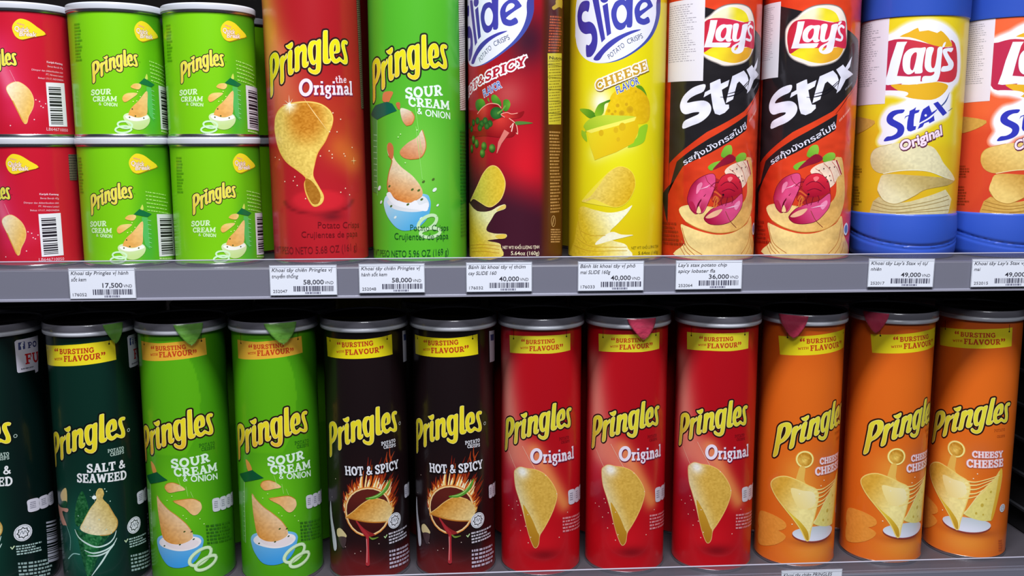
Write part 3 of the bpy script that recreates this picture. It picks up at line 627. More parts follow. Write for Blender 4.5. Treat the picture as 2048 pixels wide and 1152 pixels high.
    A.slab('PO', [(50.9,188.69),(60.83,188.33),(50.88,193.32)], (40, 44, 110)); A.slab('FU', [(47.58,176.64),(62.27,175.75),(47.47,184.86)], (196, 24, 34)); A.greek([(43.77,174.54),(58.9,174.08),(43.8,172.61)], 1, (90, 88, 110), 3)
    panels(A, [(39.87,69.07),(70.23,66.29),(40.18,58.36)], 3); A.bars([(55.22,45.15),(53.86,10.32),(77.84,39.01)], 46, (176, 180, 196), 5)
    return A

def art_cheese():
    pl = [(-15.59,26.34)][0]
    def bgf(u, v):
        c = mix((232, 104, 20), (214, 88, 16), smooth(150, 198, v))
        c = mix(c, (240, 150, 52), .8 * math.exp(-(((u - pl[0]) / 26) ** 2 + ((v - pl[1] + 16) / 12) ** 2)))
        c = mix(c, (206, 104, 60), .5 * math.exp(-(((u - pl[0] - 6) / 14) ** 2 + ((v - pl[1] - 62) / 12) ** 2)))
        c = mix(c, (246, 176, 66), .55 * glow(u, v, (pl[0] - 16, pl[1] + 52), (pl[0] - 4, pl[1] + 10), 14))
        return mix(c, (150, 60, 26), .75 * math.exp(-(((u - pl[0] - 3) / 20) ** 2 + ((v - pl[1] + 7.2) / 3.2) ** 2)))
    A = lower_art(bgf)
    banner(A, [(-54.03,190.66),(-32.78,192.69),(-8.48,195.14),(10.32,196.01),(10.93,180.32),(-2.12,179.44),(-22.23,177.72),(-51.91,175.43)], [[(-47.04,197.74),(-45.96,190.37)], [(6.97,198.78),(7.27,192.75)]],
        [(-31.01,186.63),(-4.37,188.12),(-31.27,190.44)], [(-37.31,181.02),(-28.96,182.2),(-37.46,182.93)], [(-27.79,180.79),(0.1,182.32),(-28.09,185.27)], [(-35.71,187.68),(-32.46,188.1),(-35.91,190.37)], [(0.61,184.54),(3.8,184.45),(0.4,187.22)], (232, 212, 18))
    wordmark(A, [(-54.52,88.49),(-2.26,137.31),(12.21,115.5)], bot=(222, 196, 40), top=(232, 222, 50))
    A.slab('POTATO', [(0.5,108.38),(10.9,108.76),(0.32,110.68)], (196, 84, 20)); A.slab('CRISPS', [(3.29,103.2),(11.47,103.38),(3.12,105.28)], (196, 84, 20))
    b = [(-28,90.38)][0]
    A.disc(b, 7.4, rg((250, 226, 120), b, (238, 170, 62), 8.2), n=28); A.ring(b, 6.4, 6.6, 1.0, (250, 238, 150)); A.disc(b, 5.8, speck(rg((246, 206, 96), (b[0] - 1, b[1] - 1), (206, 140, 34), 6), 24, 1.0), n=24)
    A.line([(-29.67,82.35),(-31.26,72.51),(-26.3,64.35)], [5, 7, 3], (238, 186, 80))
    for pts in ([(-67.88,23.75),(-53.51,27.42),(-40.25,22.89),(-49.4,13.12),(-67.93,7.66)], [(-67.89,36.3),(-52.56,38.83),(-41.22,34.65),(-43.67,27.66),(-67.97,21.6)]): A.poly(pts, speck((238, 148, 50), 7))
    A.disc((pl[0], pl[1] - 1.1), 19.8, (150, 60, 50), ry=6.6, n=36); A.disc(pl, 19.6, lg((226, 228, 246), (0, pl[1] - 4), (196, 206, 214), (0, pl[1] + 6)), ry=6.4, n=36)
    w = [(8.86,74.7),(11.89,71.62),(10.8,58.31),(8.74,49.18),(5.43,33.03),(1.27,30.71),(-8.74,31.7),(-18.42,35.57),(-14.54,41.91),(-5.24,58.03),(3.76,67.82)]
    A.poly(w, speck(lg((232, 218, 120), w[8], (244, 216, 110), w[2]), 8)); A.poly([(8.86,74.7),(11.89,71.62),(9.36,50.28),(5.45,32.79),(3.5,33.19),(6.32,52.98)], lg((236, 190, 60), w[0], (228, 170, 40), w[4]))
    for p, r in zip([(-4.84,44.55),(-9.1,37.23),(-3.49,36.33),(1.65,56.25),(-1.92,49.88)], (1.3, .9, .7, .9, .6)): A.disc(p, r, (206, 176, 60), ry=r * 1.3, n=10)
    main = [(-55.03,64.74),(-50.26,71),(-41.58,73.92),(-31.17,71.12),(-24.39,67.75),(-17.8,64.35),(-15.58,58.25),(-16.8,48.64),(-19.16,37.56),(-21.08,28.84),(-21.98,21.71),(-24.09,21.9),(-28.44,30.51),(-34.88,39.28),(-42.31,47.53),(-50.68,56.59)]
    A.grown(crom(main, True, 4), .9, (246, 214, 110))
    A.poly(main, speck(lg((250, 232, 150), [(-23.68,56.71)][0], (226, 170, 52), [(-44.07,67.36)][0]), 10)); A.poly([(-42.31,47.53),(-35.05,41.62),(-28.83,36.37),(-22.93,28.41),(-21.98,21.71),(-24.09,21.9),(-28.44,30.51),(-34.88,39.28)], lg((232, 196, 50), main[13], (196, 146, 30), main[10]))
    A.poly([(-38.05,64.56),(-28.43,63.81),(-19.9,62.21),(-17.37,54.43),(-23.16,48.55),(-32.01,49.75)], lg((252, 240, 190), main[5], (246, 214, 110), main[14]))
    for pts in ([(-19.03,64.49),(-11.91,64.34),(-3.7,66.84),(8.43,70.32)], [(-18.3,61.09),(-10.72,61.77),(-2.47,65.1),(5.65,68.03)], [(-17.35,57.38),(-10.49,58.28),(-3.36,62.17),(2.71,65.55)], [(-16.49,53.4),(-10.26,54.78),(-4.2,58.65),(-0.01,62.5)], [(-23.13,47.97),(-15.06,50.09),(-7.08,53.85),(-2.04,59.26)]): A.line(crom(pts, False, 4), [1.5, .8, 1.0], (250, 222, 130))
    A.line([(-18.2,35.38),(-9.99,50.7),(-5.24,58.03)], .7, (246, 226, 150))
    A.slab('CHEESY', [(-15.31,85.62),(10.7,85.88),(-15.67,91.15)], (244, 226, 236), out=((222, 120, 110), .45), fat=1.1); A.slab('CHEESE', [(-18.99,76.67),(11.86,77.81),(-19.41,83.37)], (244, 226, 236), out=((222, 120, 110), .45), fat=1.1)
    halal(A, [(15.53,40.39)][0], 3.6, (70, 60, 70)); sparkle(A, [(-31.03,60.74),(-13.13,67.36),(-10.35,71.74),(-35.76,34.18)], .5, (255, 244, 210))
    A.greek([(13.28,12.87),(20.51,11.75),(15.12,1.69)], 5, (206, 90, 30), 4)
    return A

# ---- upper shelf
def art_tall_orig():
    g = [(-51.09,195.02),(-38.88,155.75),(-11.7,115.93),(16.41,111.67)]; d = [(4.33,49.68),(14.07,37.03),(34.22,79.25),(23.27,88.2)]
    A = Art(37.0)
    def bgf(u, v):
        c = mix((176, 22, 32), (196, 28, 40), math.exp(-((v - 40) / 40) ** 2))
        c = mix(c, (232, 160, 50), .95 * glow(u, v, (g[0][0] + 4, 240), (g[1][0] + 8, g[1][1]), 15) * smooth(95, 140, v))
        c = mix(c, (232, 122, 92), .9 * glow(u, v, (g[1][0] + 14, g[1][1] - 4), (g[2][0] - 8, g[2][1] + 8), 15))
        c = mix(c, (226, 120, 40), .75 * glow(u, v, d[3], d[2], 12) * smooth(50, 75, v))
        c = mix(c, (204, 90, 30), .45 * glow(u, v, g[2], g[3], 26))
        r = math.hypot((u - d[0][0]) / 23, (v - d[0][1]) / 8.5)
        c = mix(c, (226, 34, 48), .85 * (1 - smooth(.75, 1.05, r))); c = mix(c, (128, 16, 26), .7 * math.exp(-((r - 1.22) / .1) ** 2) * (1 if v < d[0][1] else 0))
        return mix(c, (96, 18, 28), .7 * math.exp(-(((u - d[1][0]) / 8) ** 2 + ((v - d[1][1]) / 3.2) ** 2)))
    A.wall(2.6, 252, bgf)
    wordmark(A, [(-36.05,127.22),(14.72,174.66),(32.08,150.64)], bot=(238, 206, 30), top=(236, 226, 14), line=(52, 22, 22))
    A.slab('the', [(20.72,136.6),(30.88,137.23),(20.67,142.04)], (240, 206, 222))
    A.slab('O', [(-7.23,126.42),(3.87,127.42),(-6.75,139.26)], (240, 226, 242), fat=.95, shadow=((130, 20, 70), .4, -.5, .3)); A.slab('riginal', [(4.09,127.83),(36.78,128.2),(4.23,138.35)], (240, 226, 242), fat=1.1, shadow=((130, 20, 70), .4, -.5, .3))
    main = [(-31.19,106.69),(-29.18,112.77),(-23.4,118.28),(-14.42,121.56),(-2.36,122.73),(7.91,121.23),(14.76,116.84),(17.32,111.68),(16.4,105.6),(13.51,99.56),(10.5,93.47),(5.05,85.65),(2.18,76.94),(0.67,68.2),(4.24,60.27),(7.66,53.17),(6.91,48.58),(3.78,45.97),(0.46,45.74),(-2.4,49.73),(-4.69,55.9),(-5.37,62.06),(-4.13,66.89),(-10.54,72.58),(-20.62,79.54),(-27.75,89.18),(-31.31,100.61)]
    hot = [(-14.94,121.14)][0]; ctr = [(-2.75,111.57)][0]
    A.grown(crom(main, True, 4), .7, (240, 176, 70))
    def f(u, v):
        c = mix((206, 130, 30), (236, 200, 90), smooth(6, 22, math.hypot(u - ctr[0], (v - ctr[1]) * .8)))
        return mix(c, (255, 246, 214), math.exp(-((u - hot[0]) ** 2 + (v - hot[1]) ** 2) / 26))
    A.poly(main, speck(f, 22, .8)); A.curve(main[3:9], .6, (250, 214, 110))
    A.poly([(-4.15,66.28),(1.7,62.22),(5.93,53.64),(4.26,47.47),(-0.11,47.07),(-3.69,53.7),(-5.17,60.13)], speck((178, 112, 26), 16, .9)); A.curve(main[12:18], .7, (244, 206, 100))
    for a, b in (((-6, 0), (6, 0)), ((0, -7), (0, 7)), ((-4, 3), (4, -3)), ((-3, -4), (3, 4))): A.line([(hot[0] + a[0], hot[1] + a[1]), hot, (hot[0] + b[0], hot[1] + b[1])], [.05, .7, .05], (255, 244, 214), cap=False)
    A.disc(hot, 1.4, (255, 252, 240)); A.line([(-3.14,125.3),(4.25,114.16),(13.38,101.24)], [.1, .6, .1], (250, 214, 140), cap=False)
    sparkle(A, [(13.81,86.49),(15.99,83.85),(7.12,82.85),(33.95,88.87),(25.71,84.22),(26.71,82.45),(-27.59,80.37),(-33.08,82.1),(-13.18,67.47),(-14.61,64.47),(-22.6,63.92),(-5.31,51.05),(29.58,52.97),(21.7,55.22),(25.88,58.03),(20.54,100.64),(15.9,81.22),(-11.48,60.98),(14.71,100.81),(17.88,114.72),(23.99,110.04)], .5, (255, 226, 190))
    s = [(35.27,78.79)][0]; A.line([(s[0] - 3, s[1]), s, (s[0] + 3, s[1])], [.05, .6, .05], (255, 220, 150), cap=False); A.line([(s[0], s[1] - 3), s, (s[0], s[1] + 3)], [.05, .6, .05], (255, 220, 150), cap=False)
    ink = (128, 16, 26)
    A.text('Potato Crisps', [(2.96,28.74),(38.55,27.14),(3.12,33.55)], ink); A.text('Crujientes de papa', [(-9.91,21.76),(36.21,20.55),(-9.74,26.42)], ink); A.text('NET WT/PESO NETO 5.68 OZ (161 g)', [(-50.94,8.01),(35.22,9.99),(-50.95,13.58)], ink)
    w = [(46.8,217.32),(61.4,219.83),(61.46,119.11),(49.35,118.66)]; A.poly(w, (128, 112, 84), curve=False); A.greek([w[0], w[1], w[3]], 64, (62, 44, 36), 8, fill=.5)  # dull side label: the shade it stands in is put into its colour
    A.poly([(-51.09,138.66),(-51.14,139.12),(-51.14,128.49),(-51.08,128.03)], (220, 200, 214), curve=False)
    return A

def art_tall_sour():
    d = [(-6,40.38),(14.09,52.63)]
    A = Art(37.4)
    def bgf(u, v):
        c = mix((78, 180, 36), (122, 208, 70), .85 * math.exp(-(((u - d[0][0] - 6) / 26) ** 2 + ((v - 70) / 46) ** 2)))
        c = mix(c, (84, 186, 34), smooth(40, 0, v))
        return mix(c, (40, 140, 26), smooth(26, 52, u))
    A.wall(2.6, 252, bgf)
    wordmark(A, [(-41.95,123),(6.66,171.7),(24.91,147.32)], bot=(238, 190, 40), top=(232, 222, 20), line=(34, 40, 22))
    ink = (228, 246, 232)
    A.slab('SOUR', [(-8.19,125.24),(21.17,127.85),(-8.58,132.99)], ink, fat=1.1); A.slab('CREAM', [(-5.6,119.7),(27.43,117.28),(-6.01,126.25)], ink, fat=1.1)
    A.slab('&', [(0.64,113.98),(4.58,113.47),(0.54,118.65)], ink); A.text('ONION', [(6.95,112.44),(27.8,110.25),(6.85,117.46)], ink, bold=.015)
    A.poly([(-47.31,114.56),(-35.52,110.07),(-35.87,102.35),(-38.21,53.88),(-49.02,55.25),(-44.26,102.47)], (74, 158, 70), curve=False); A.line([(-35.52,110.07),(-36.7,84.54),(-37.91,52.08)], .4, (160, 222, 140), cap=False)
    for p, q in zip([(-42.31,98.86),(-42.62,94.39),(-42.93,89.9),(-43.26,85.4),(-43.31,80.89),(-43.36,76.37),(-43.41,71.85),(-43.47,67.31),(-43.52,62.77),(-43.57,58.22)], [(-36.41,98.45),(-36.62,94),(-36.83,89.54),(-37.04,85.07),(-37.26,80.6),(-37.29,76.11),(-37.51,71.61),(-37.55,67.11),(-37.77,62.59),(-37.8,58.07)]): A.line([p, q], .4, (170, 226, 170), cap=False)
    A.poly([(-27.93,123.91),(-27.5,129.3),(-23.82,130.91),(-17.9,130.31),(-20.1,125.61),(-22.34,122.89)], lg((220, 120, 66), (0, 130), (190, 190, 110), (20, 150)))
    A.poly([(-48.21,114.32),(-37.73,120.9),(-23.46,123.27),(-18.62,121.68),(-14.93,116.42),(-35.52,110.07)], lg((8, 96, 76), (-20, 0), (20, 122, 66), (0, 0)), curve=False)
    A.poly([(-15.6,121.62),(-14.11,122.72),(-12.22,122.01),(-12.61,117.25),(-14.49,118.58)], (206, 104, 62))
    pe = lambda p, q: speck(lg((228, 214, 190), p, (216, 128, 76), q), 10, .9)
    c2 = [(-12.12,117.68),(-8.15,117.81),(-3.29,115.45),(-1.33,111.55),(-3.45,106.53),(-7.49,105.33),(-10.88,109.87)]; A.poly(c2, pe(c2[1], c2[4])); A.curve(c2[2:6], .6, (206, 120, 50))
    c3 = [(-12.98,86.37),(-6.83,92.49),(0.35,96.84),(4.39,102.06),(6.66,94.21),(6.55,87.65),(2.73,81.52),(-5.26,80.22),(-11.18,81.98)]; A.poly(c3, pe(c3[3], c3[7])); A.curve(c3[3:8], .6, (206, 120, 50))
    bowl = [(-29.13,47.91),(-26.13,52.51),(-17.16,54.06),(4.95,54.13),(9.39,50.06),(9.75,43.81),(7.35,35.81),(0.08,28.74),(-9.96,26.01),(-17.76,28.51),(-25.38,36.34),(-28.73,43.42)]
    A.poly(bowl, lg((196, 226, 244), bowl[0], (84, 174, 226), bowl[8])); A.poly([(-25.01,48.95),(-13.23,51.9),(3.15,52.82),(8.44,47.4),(6.55,42.08),(-4.19,40.39),(-17.44,42),(-23.92,45.4)], (222, 226, 232))
    m = [(-23.78,91.65),(-20.95,92.7),(-18.39,89),(-18.35,81.96),(-12.74,74.94),(-3.7,67.9),(2.38,59.92),(3.87,53.7),(0.44,50),(-6.78,47.33),(-15.25,49.19),(-22.54,53.5),(-25.06,59.7),(-23.62,68.64),(-20.6,76.66),(-20.2,79.75),(-23.11,82.83),(-24.47,88.13)]
    A.poly(m, speck(lg((232, 208, 170), [(-8.2,68.78)][0], (222, 132, 56), [(-15.23,50.08)][0]), 14, .9)); A.curve(m[10:17], .7, (190, 96, 40)); A.poly([(-23.78,91.65),(-20.95,92.7),(-18.39,89),(-19.1,81.08),(-21.79,81.51),(-24.26,87.24)], (206, 110, 62))
    A.poly([(-26.08,53.85),(-22.49,55.29),(-19.31,51.34),(-15.26,48.75),(-6.78,47.06),(-1.35,49.29),(1.25,45.72),(7.54,47.42),(6.99,41.18),(-0.58,42.17),(-8.69,43.22),(-18.39,45.55),(-23.79,49.89)], (238, 238, 244))
    for p in [(-21.66,44.57),(-3.88,57.47),(0.99,56.83),(4.65,63.44),(12.21,65.12),(-7.53,46.17),(3.1,49.97),(-22.94,59.74)]: A.disc(p, 1.3, (78, 106, 40), ry=.8, rot=.6, n=9)
    for p, r in zip([(-34.4,58.09),(-32.45,47.33),(13.21,57.11),(15.42,45.27),(-18.1,36.15),(2.42,35.44)], (2.4, 1.7, 2.0, 1.2, 1.4, 1.4)): A.disc(p, r, (226, 238, 236), ry=r * .6, rot=.7)
    r1, r2 = [(7.3,32.22),(9.46,24.52)]
    for c, a, b, ro in ((r1, 8, 4.4, .55), (r2, 7.8, 3.4, .1)): A.ring(c, a, b, 2.5, (196, 232, 180), ro)
    for a, b in zip([(-0.98,121.93),(-0.4,104.61)], [(3.66,84.59),(3.79,65.22)]): A.line([a, b], .3, (150, 226, 110), cap=False)
    ink = (16, 84, 34)
    A.text('Potato Crisps', [(-6.08,26.23),(24.61,25.54),(-5.99,30.9)], ink); A.text('Crujientes de papa', [(-19.24,19.25),(24.51,18.99),(-19.12,24.31)], ink); A.text('NET WT/PESO NETO 5.96 OZ (169 g)', [(-55.23,4.4),(24.55,6.74),(-55.24,9.67)], ink)
    w = [(39.48,216.78),(58.2,219.88),(58.23,118.09),(40.12,117.46)]; A.poly(w, (222, 218, 206), curve=False); A.greek([w[0], w[1], w[3]], 60, (120, 96, 90), 8, fill=.5); A.greek([(39.79,102.33),(58.24,102.61),(39.35,18.57)], 30, (30, 120, 26), 6)
    sparkle(A, [(-12.23,99.05),(0.43,102.06),(-8.94,77.59),(-14.2,96.88)], .5, (200, 250, 160))
    return A

SL_V = [0]
def slide_logo(A, dxy):
    o = A.off; A.off = dxy
    blob = [(-45.38,173.73),(-43.6,167.16),(-38.65,160.34),(-31.94,155.32),(-24.61,152.64),(-17.11,151.88),(-7.83,152.91),(1.28,156.54),(10.88,162.53),(20.16,170.12),(27,179.12),(30.98,188.47),(31.69,197.52)]
    u0, v0 = blob[0]; cx = (blob[0][0] + blob[-1][0]) / 2
    top = [(blob[-1][0] - 2, blob[-1][1] + 22), (cx + 14, blob[-1][1] + 44), (cx, blob[-1][1] + 48), (cx - 16, blob[-1][1] + 34), (blob[0][0] + 2, blob[-1][1] + 6), (blob[0][0] - .6, blob[-1][1] - 24)]
    full = blob + top
    A.poly(full, lg((66, 62, 150), (0, v0 + 30), (64, 96, 190), (0, v0 - 40)))
    inner = [(-45.38,173.73),(-43.6,167.16),(-38.65,160.34),(-31.94,155.32),(-24.61,152.64),(-17.11,152.06),(-9.21,153.38),(-1.03,156.76),(7.38,161.99),(16.08,169.45),(22.6,178.34),(25.96,188),(26.03,196.93)] + [(p[0] - 1.5, p[1] - 2) for p in top[:2]] + top[2:]
    A.poly(inner, (232, 232, 250))
    ink = lg((62, 44, 150), (u0, v0 + 40), (66, 70, 176), (u0 + 40, v0 + 40))
    A.poly([(-29.55,197.82),(-35.03,199.06),(-39.55,197.12),(-42.26,192.49),(-42.86,187.12),(-41.26,181.05),(-37.79,176.63),(-33.43,174.43),(-29.82,174.36),(-27.84,173.99),(-26.98,171.24),(-27.49,168.13),(-29.71,165.8),(-32.45,166),(-32.1,158.05),(-29.6,156.98),(-26.81,157.72),(-23.68,161.61),(-22.21,166.91),(-22.29,172.74),(-23.36,177.27),(-25.76,181.23),(-29.36,183.3),(-33.54,183.22),(-36.51,184.63),(-37.24,187.86),(-35.91,190.64),(-33.02,191.47),(-30.44,190.77)], ink)
    A.poly([(-27.26,202.04),(-22.4,201.62),(-21.51,198.46),(-15.92,169.75),(-18.75,167.19),(-26.79,198.89)], ink, curve=False)
    A.poly([(-18.38,194.06),(-14.39,195.92),(-11.46,173.6),(-14.53,171.61)], ink, curve=False); A.disc([(-17.02,199.49)][0], 3.4, ink)
    A.poly([(-10.67,192.6),(-8.9,196.07),(-6.22,197.76),(-2.6,198.17),(-0.86,197.29),(-1.05,200.36),(-1.3,207.8),(4.58,209.64),(4.56,197.8),(4.38,189),(4.19,178.82),(0.46,178.02),(-0.03,180.01),(-1.36,177.44),(-4.53,175.9),(-7.72,177.06),(-10.05,180.65),(-11.49,186),(-11.55,189.98)], ink, [[(-3.9,194.22),(-1.61,192.89),(0.05,188.93),(-0.55,184.08),(-2.79,181.34),(-5.07,181.35),(-6.91,183.68),(-7.65,187.67),(-6.58,192.05)]], k=3)
    A.poly([(5.88,190.36),(7.26,194.36),(10.16,197.56),(14.28,199.54),(18.8,198.97),(21.32,196.07),(22.02,194.13),(17.26,191.11),(11,186.47),(11.34,185.16),(14.08,184.49),(17.66,186.25),(19.53,182.59),(15.27,180.33),(12.06,180.18),(8.48,181.59),(6.7,185.08)], ink, [[(10.21,190.29),(10.75,193.62),(12.76,196.15),(15.44,196.53),(16.99,195.08),(15.8,193.23),(12.87,191.52)]], k=3)
    A.poly([(-25.44,155.39),(-20.65,154.27),(-16.73,159.05),(-10.28,164.66),(-3.52,169.46),(3.34,173.05),(11.47,176.47),(5.67,175.97),(-1.3,173.67),(-8.08,170.63),(-14,167),(-19.66,161.86)], ink)
    A.text('POTATO', [(-12.44,154.66),(-0.92,163.9),(-14.26,157.85)], (62, 78, 112)); A.text('CRISPS', [(1.37,165.55),(13.59,170.59),(-0.08,169.02)], (62, 78, 112))
    A.off = o

def art_slide_red():
    q = [(5.11,166.76),(-9.06,142.78),(-23.67,111.75),(8.74,171.96)]; f = [(8.89,17.15),(5.13,75.55)]
    A = Art(37.6)
    def bgf(u, v):
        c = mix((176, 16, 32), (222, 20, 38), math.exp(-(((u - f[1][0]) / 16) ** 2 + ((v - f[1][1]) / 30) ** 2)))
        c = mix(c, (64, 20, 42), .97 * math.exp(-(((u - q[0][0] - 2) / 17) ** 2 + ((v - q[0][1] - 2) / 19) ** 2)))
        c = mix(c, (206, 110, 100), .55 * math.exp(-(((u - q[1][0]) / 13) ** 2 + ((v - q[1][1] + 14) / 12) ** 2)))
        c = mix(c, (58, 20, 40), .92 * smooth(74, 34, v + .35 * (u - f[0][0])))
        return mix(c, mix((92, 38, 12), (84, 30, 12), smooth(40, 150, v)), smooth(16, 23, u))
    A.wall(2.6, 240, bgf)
    slide_logo(A, (-20.09,-1.65))
    A.slab('HOT&SPICY', [(-59.6,126.34),(5.48,150.33),(-59.55,132.88)], (186, 26, 48), out=((244, 240, 246), 1.1)); A.text('FLAVOR', [(-28.41,126.79),(-13.09,133.78),(-30.07,131.94)], (66, 96, 186), bold=.02, out=((236, 240, 250), .05))
    n = [(23.95,159.37),(44.72,160.94),(43.89,106.59),(25.07,106.28)]; A.poly(n, (218, 204, 52), curve=False); A.text('Nutrition', [(25.81,155.14),(50.76,155.68),(25.8,157.49)], (40, 36, 20), bold=.02)
    for i in range(5):
        y = n[0][1] + (n[3][1] - n[0][1]) * (.16 + .17 * i); A.line([(n[0][0], y), (n[1][0], y)], .35, (50, 44, 20), cap=False)
    A.greek([(n[0][0] + 1, n[0][1] - 5), (n[1][0] - 1, n[1][1] - 5), (n[3][0] + 1, n[3][1] + 1)], 22, (130, 116, 36), 7, fill=.35)
    A.greek([(26.26,187.52),(45.49,188.76),(24.42,160.26)], 13, (206, 92, 44), 5); A.greek([(25.98,101.65),(42.77,101.39),(27.68,37.69)], 26, (206, 150, 86), 6, fill=.5); A.greek([(28.16,26.22),(45.68,24.89),(28.23,14.71)], 6, (214, 160, 96), 9)
    A.poly([(33.59,199.44),(45.2,200.95),(44.64,194.77),(38.22,194.82),(30.56,191.8),(28.44,193.72),(32.81,196.34)], (206, 170, 44)); e = [(31.34,31.71)][0]; A.ring(e, 2.6, 4.2, .5, (222, 176, 110)); A.line([(e[0] - 1, e[1] - 2.4), (e[0] + .6, e[1] + 2.6)], .8, (222, 176, 110))
    gr = lambda p: rg((104, 172, 44), p, (44, 116, 24), 8)
    for pts in ([(-38.92,122.76),(-36,125.3),(-30.51,125.55),(-27.51,122.38),(-28.73,118.02),(-33.92,116.39),(-37.97,118.73)], [(-21.69,124.85),(-20.94,128.32),(-17.47,127.8),(-13.69,122.95),(-14.17,118.6),(-18.48,119.98)], [(-11.84,123.79),(-8.21,124.62),(-6.44,121.13),(-8.23,116.79),(-11.4,116.39)], [(-25.21,124.94),(-24.65,126.68),(-23.38,123.14)]): A.poly(pts, gr(pts[2]))
    rd = lambda p, r=12: rg((228, 60, 50), p, (150, 10, 20), r)
    c1 = [(-39.82,109.42),(-36.13,114.67),(-30.57,118.95),(-23.6,121.84),(-16.53,121.25),(-13.7,118.59),(-14.2,111.62),(-18.55,106.41),(-29.45,105.23)]; A.poly(c1, rd(c1[2])); A.curve(c1[1:6], .6, (246, 170, 150))
    A.disc([(-17.53,114.72)][0], 5.2, rg((60, 130, 50), [(-17.53,114.72)][0], (20, 84, 30), 6), ry=4.6); A.line([(-16.08,114.7),(-12.78,116.84),(-10.48,119.86)], [1.6, 1.0, 1.2], (110, 160, 60))
    c2 = [(4.04,116.07),(1.53,111.54),(-4.68,110.5),(-10.96,111.58),(-13.72,113.79),(-9.14,115.06),(-5.56,113.99),(-1.13,114.59)]; A.poly(c2, rd(c2[3])); A.curve(c2[3:], .5, (246, 170, 150))
    c3 = [(-59.58,103.48),(-34.81,101.3),(-24.79,106.48),(-14.67,110.75),(-7.35,110.69),(-2.21,106.3),(-0.97,99.3),(-2.04,99.8),(-5.6,96.73),(-15.68,96.6),(-29.52,97.75),(-50.48,96.84)]; A.poly(c3, rd(c3[3], 16)); A.curve(c3[4:8], .5, (250, 190, 170)); A.line([(-6.48,104.13),(-4.24,107.18),(-5.59,101.06)], .8, (250, 200, 190))
    A.poly([(-2.91,108.05),(2.42,108.48),(10.88,107.2),(3.32,106.12),(-1.85,105.78)], (82, 130, 52))
    for p in [(-52.22,105.63),(-42.3,108.13),(-36.2,109.34),(-31.33,107.03),(-27.61,109.18),(-23.17,106.9),(-45.76,103.25),(-33.36,103.95),(-25.92,105.18)]: A.disc(p, 2.7, rg((70, 130, 50), p, (24, 72, 24), 3), n=12)
    for p in [(-42.54,94.98),(-37.53,91.89),(-45.61,88.1),(-28.97,89.91),(-30.64,84.55),(-21.18,88.31)]: A.disc(p, 2.8, rg((130, 176, 70), (p[0] - .6, p[1] + .8), (44, 92, 24), 3), ry=3.3, n=14)
    A.line([(-9.18,101.13),(-14.75,92.37),(-17.19,84.42)], [4.5, 3.0, .4], (224, 120, 110), cap=False)
    chip = [(-49.62,46.98),(-44.49,50.93),(-36.84,59.01),(-29.78,68.69),(-22.84,74.43),(-16.75,73.59),(-12.04,66.69),(-10.95,59.56),(-13.97,50.58),(-19.89,45.07),(-25.24,43.82),(-33.99,47.11),(-42.75,49.45)]; A.grown(crom(chip, True, 4), .6, (246, 206, 110)); A.poly(chip, speck(lg((212, 200, 70), chip[2], (232, 190, 40), chip[7]), 14, .9))
    st = [(-59.55,43.13),(-37.1,39.65),(-24.15,40.24),(-15.92,44.26),(-10.72,45.7),(-10.73,42.37),(-17.9,39.53),(-22.03,34.15),(-27.11,25.73),(-20.01,23.15),(-10.33,22.89),(-10.52,19.99),(-19.01,18.64),(-26.01,17.11),(-16.04,15.75),(-14.12,12.62),(-15.6,4.36),(-59.53,0.45)]
    A.poly(st, speck(lg((238, 230, 170), [(-30.06,37.45)][0], (226, 186, 40), [(-42.8,23.77)][0]), 14, .9))
    for pts in ([(-51.68,11.27),(-30.27,13.81),(-15.08,13.5)], [(-49.78,9.11),(-30.3,11.32),(-15.58,10.75)], [(-48.2,6.45),(-30.32,8.55),(-15.59,8.01)]): A.curve(pts, .5, (196, 140, 30))
    A.poly([(-17.7,40.44),(-14.48,43.84),(-10.44,45.43),(-10.82,42.55)], (230, 196, 90)); A.poly([(-19,21.1),(-14.56,22.61),(-10.14,22.53),(-10.52,19.8),(-16.03,19.11)], (230, 196, 70))
    A.text('NET WT/ KHỐI LƯỢNG TỊNH', [(-12.7,11.39),(16.37,11.36),(-12.69,13.76)], (240, 220, 190), bold=.015); A.text('5.64oz (160g)', [(-6.24,6.78),(16.38,6.42),(-6.23,9.69)], (240, 226, 190), bold=.01)
    return A

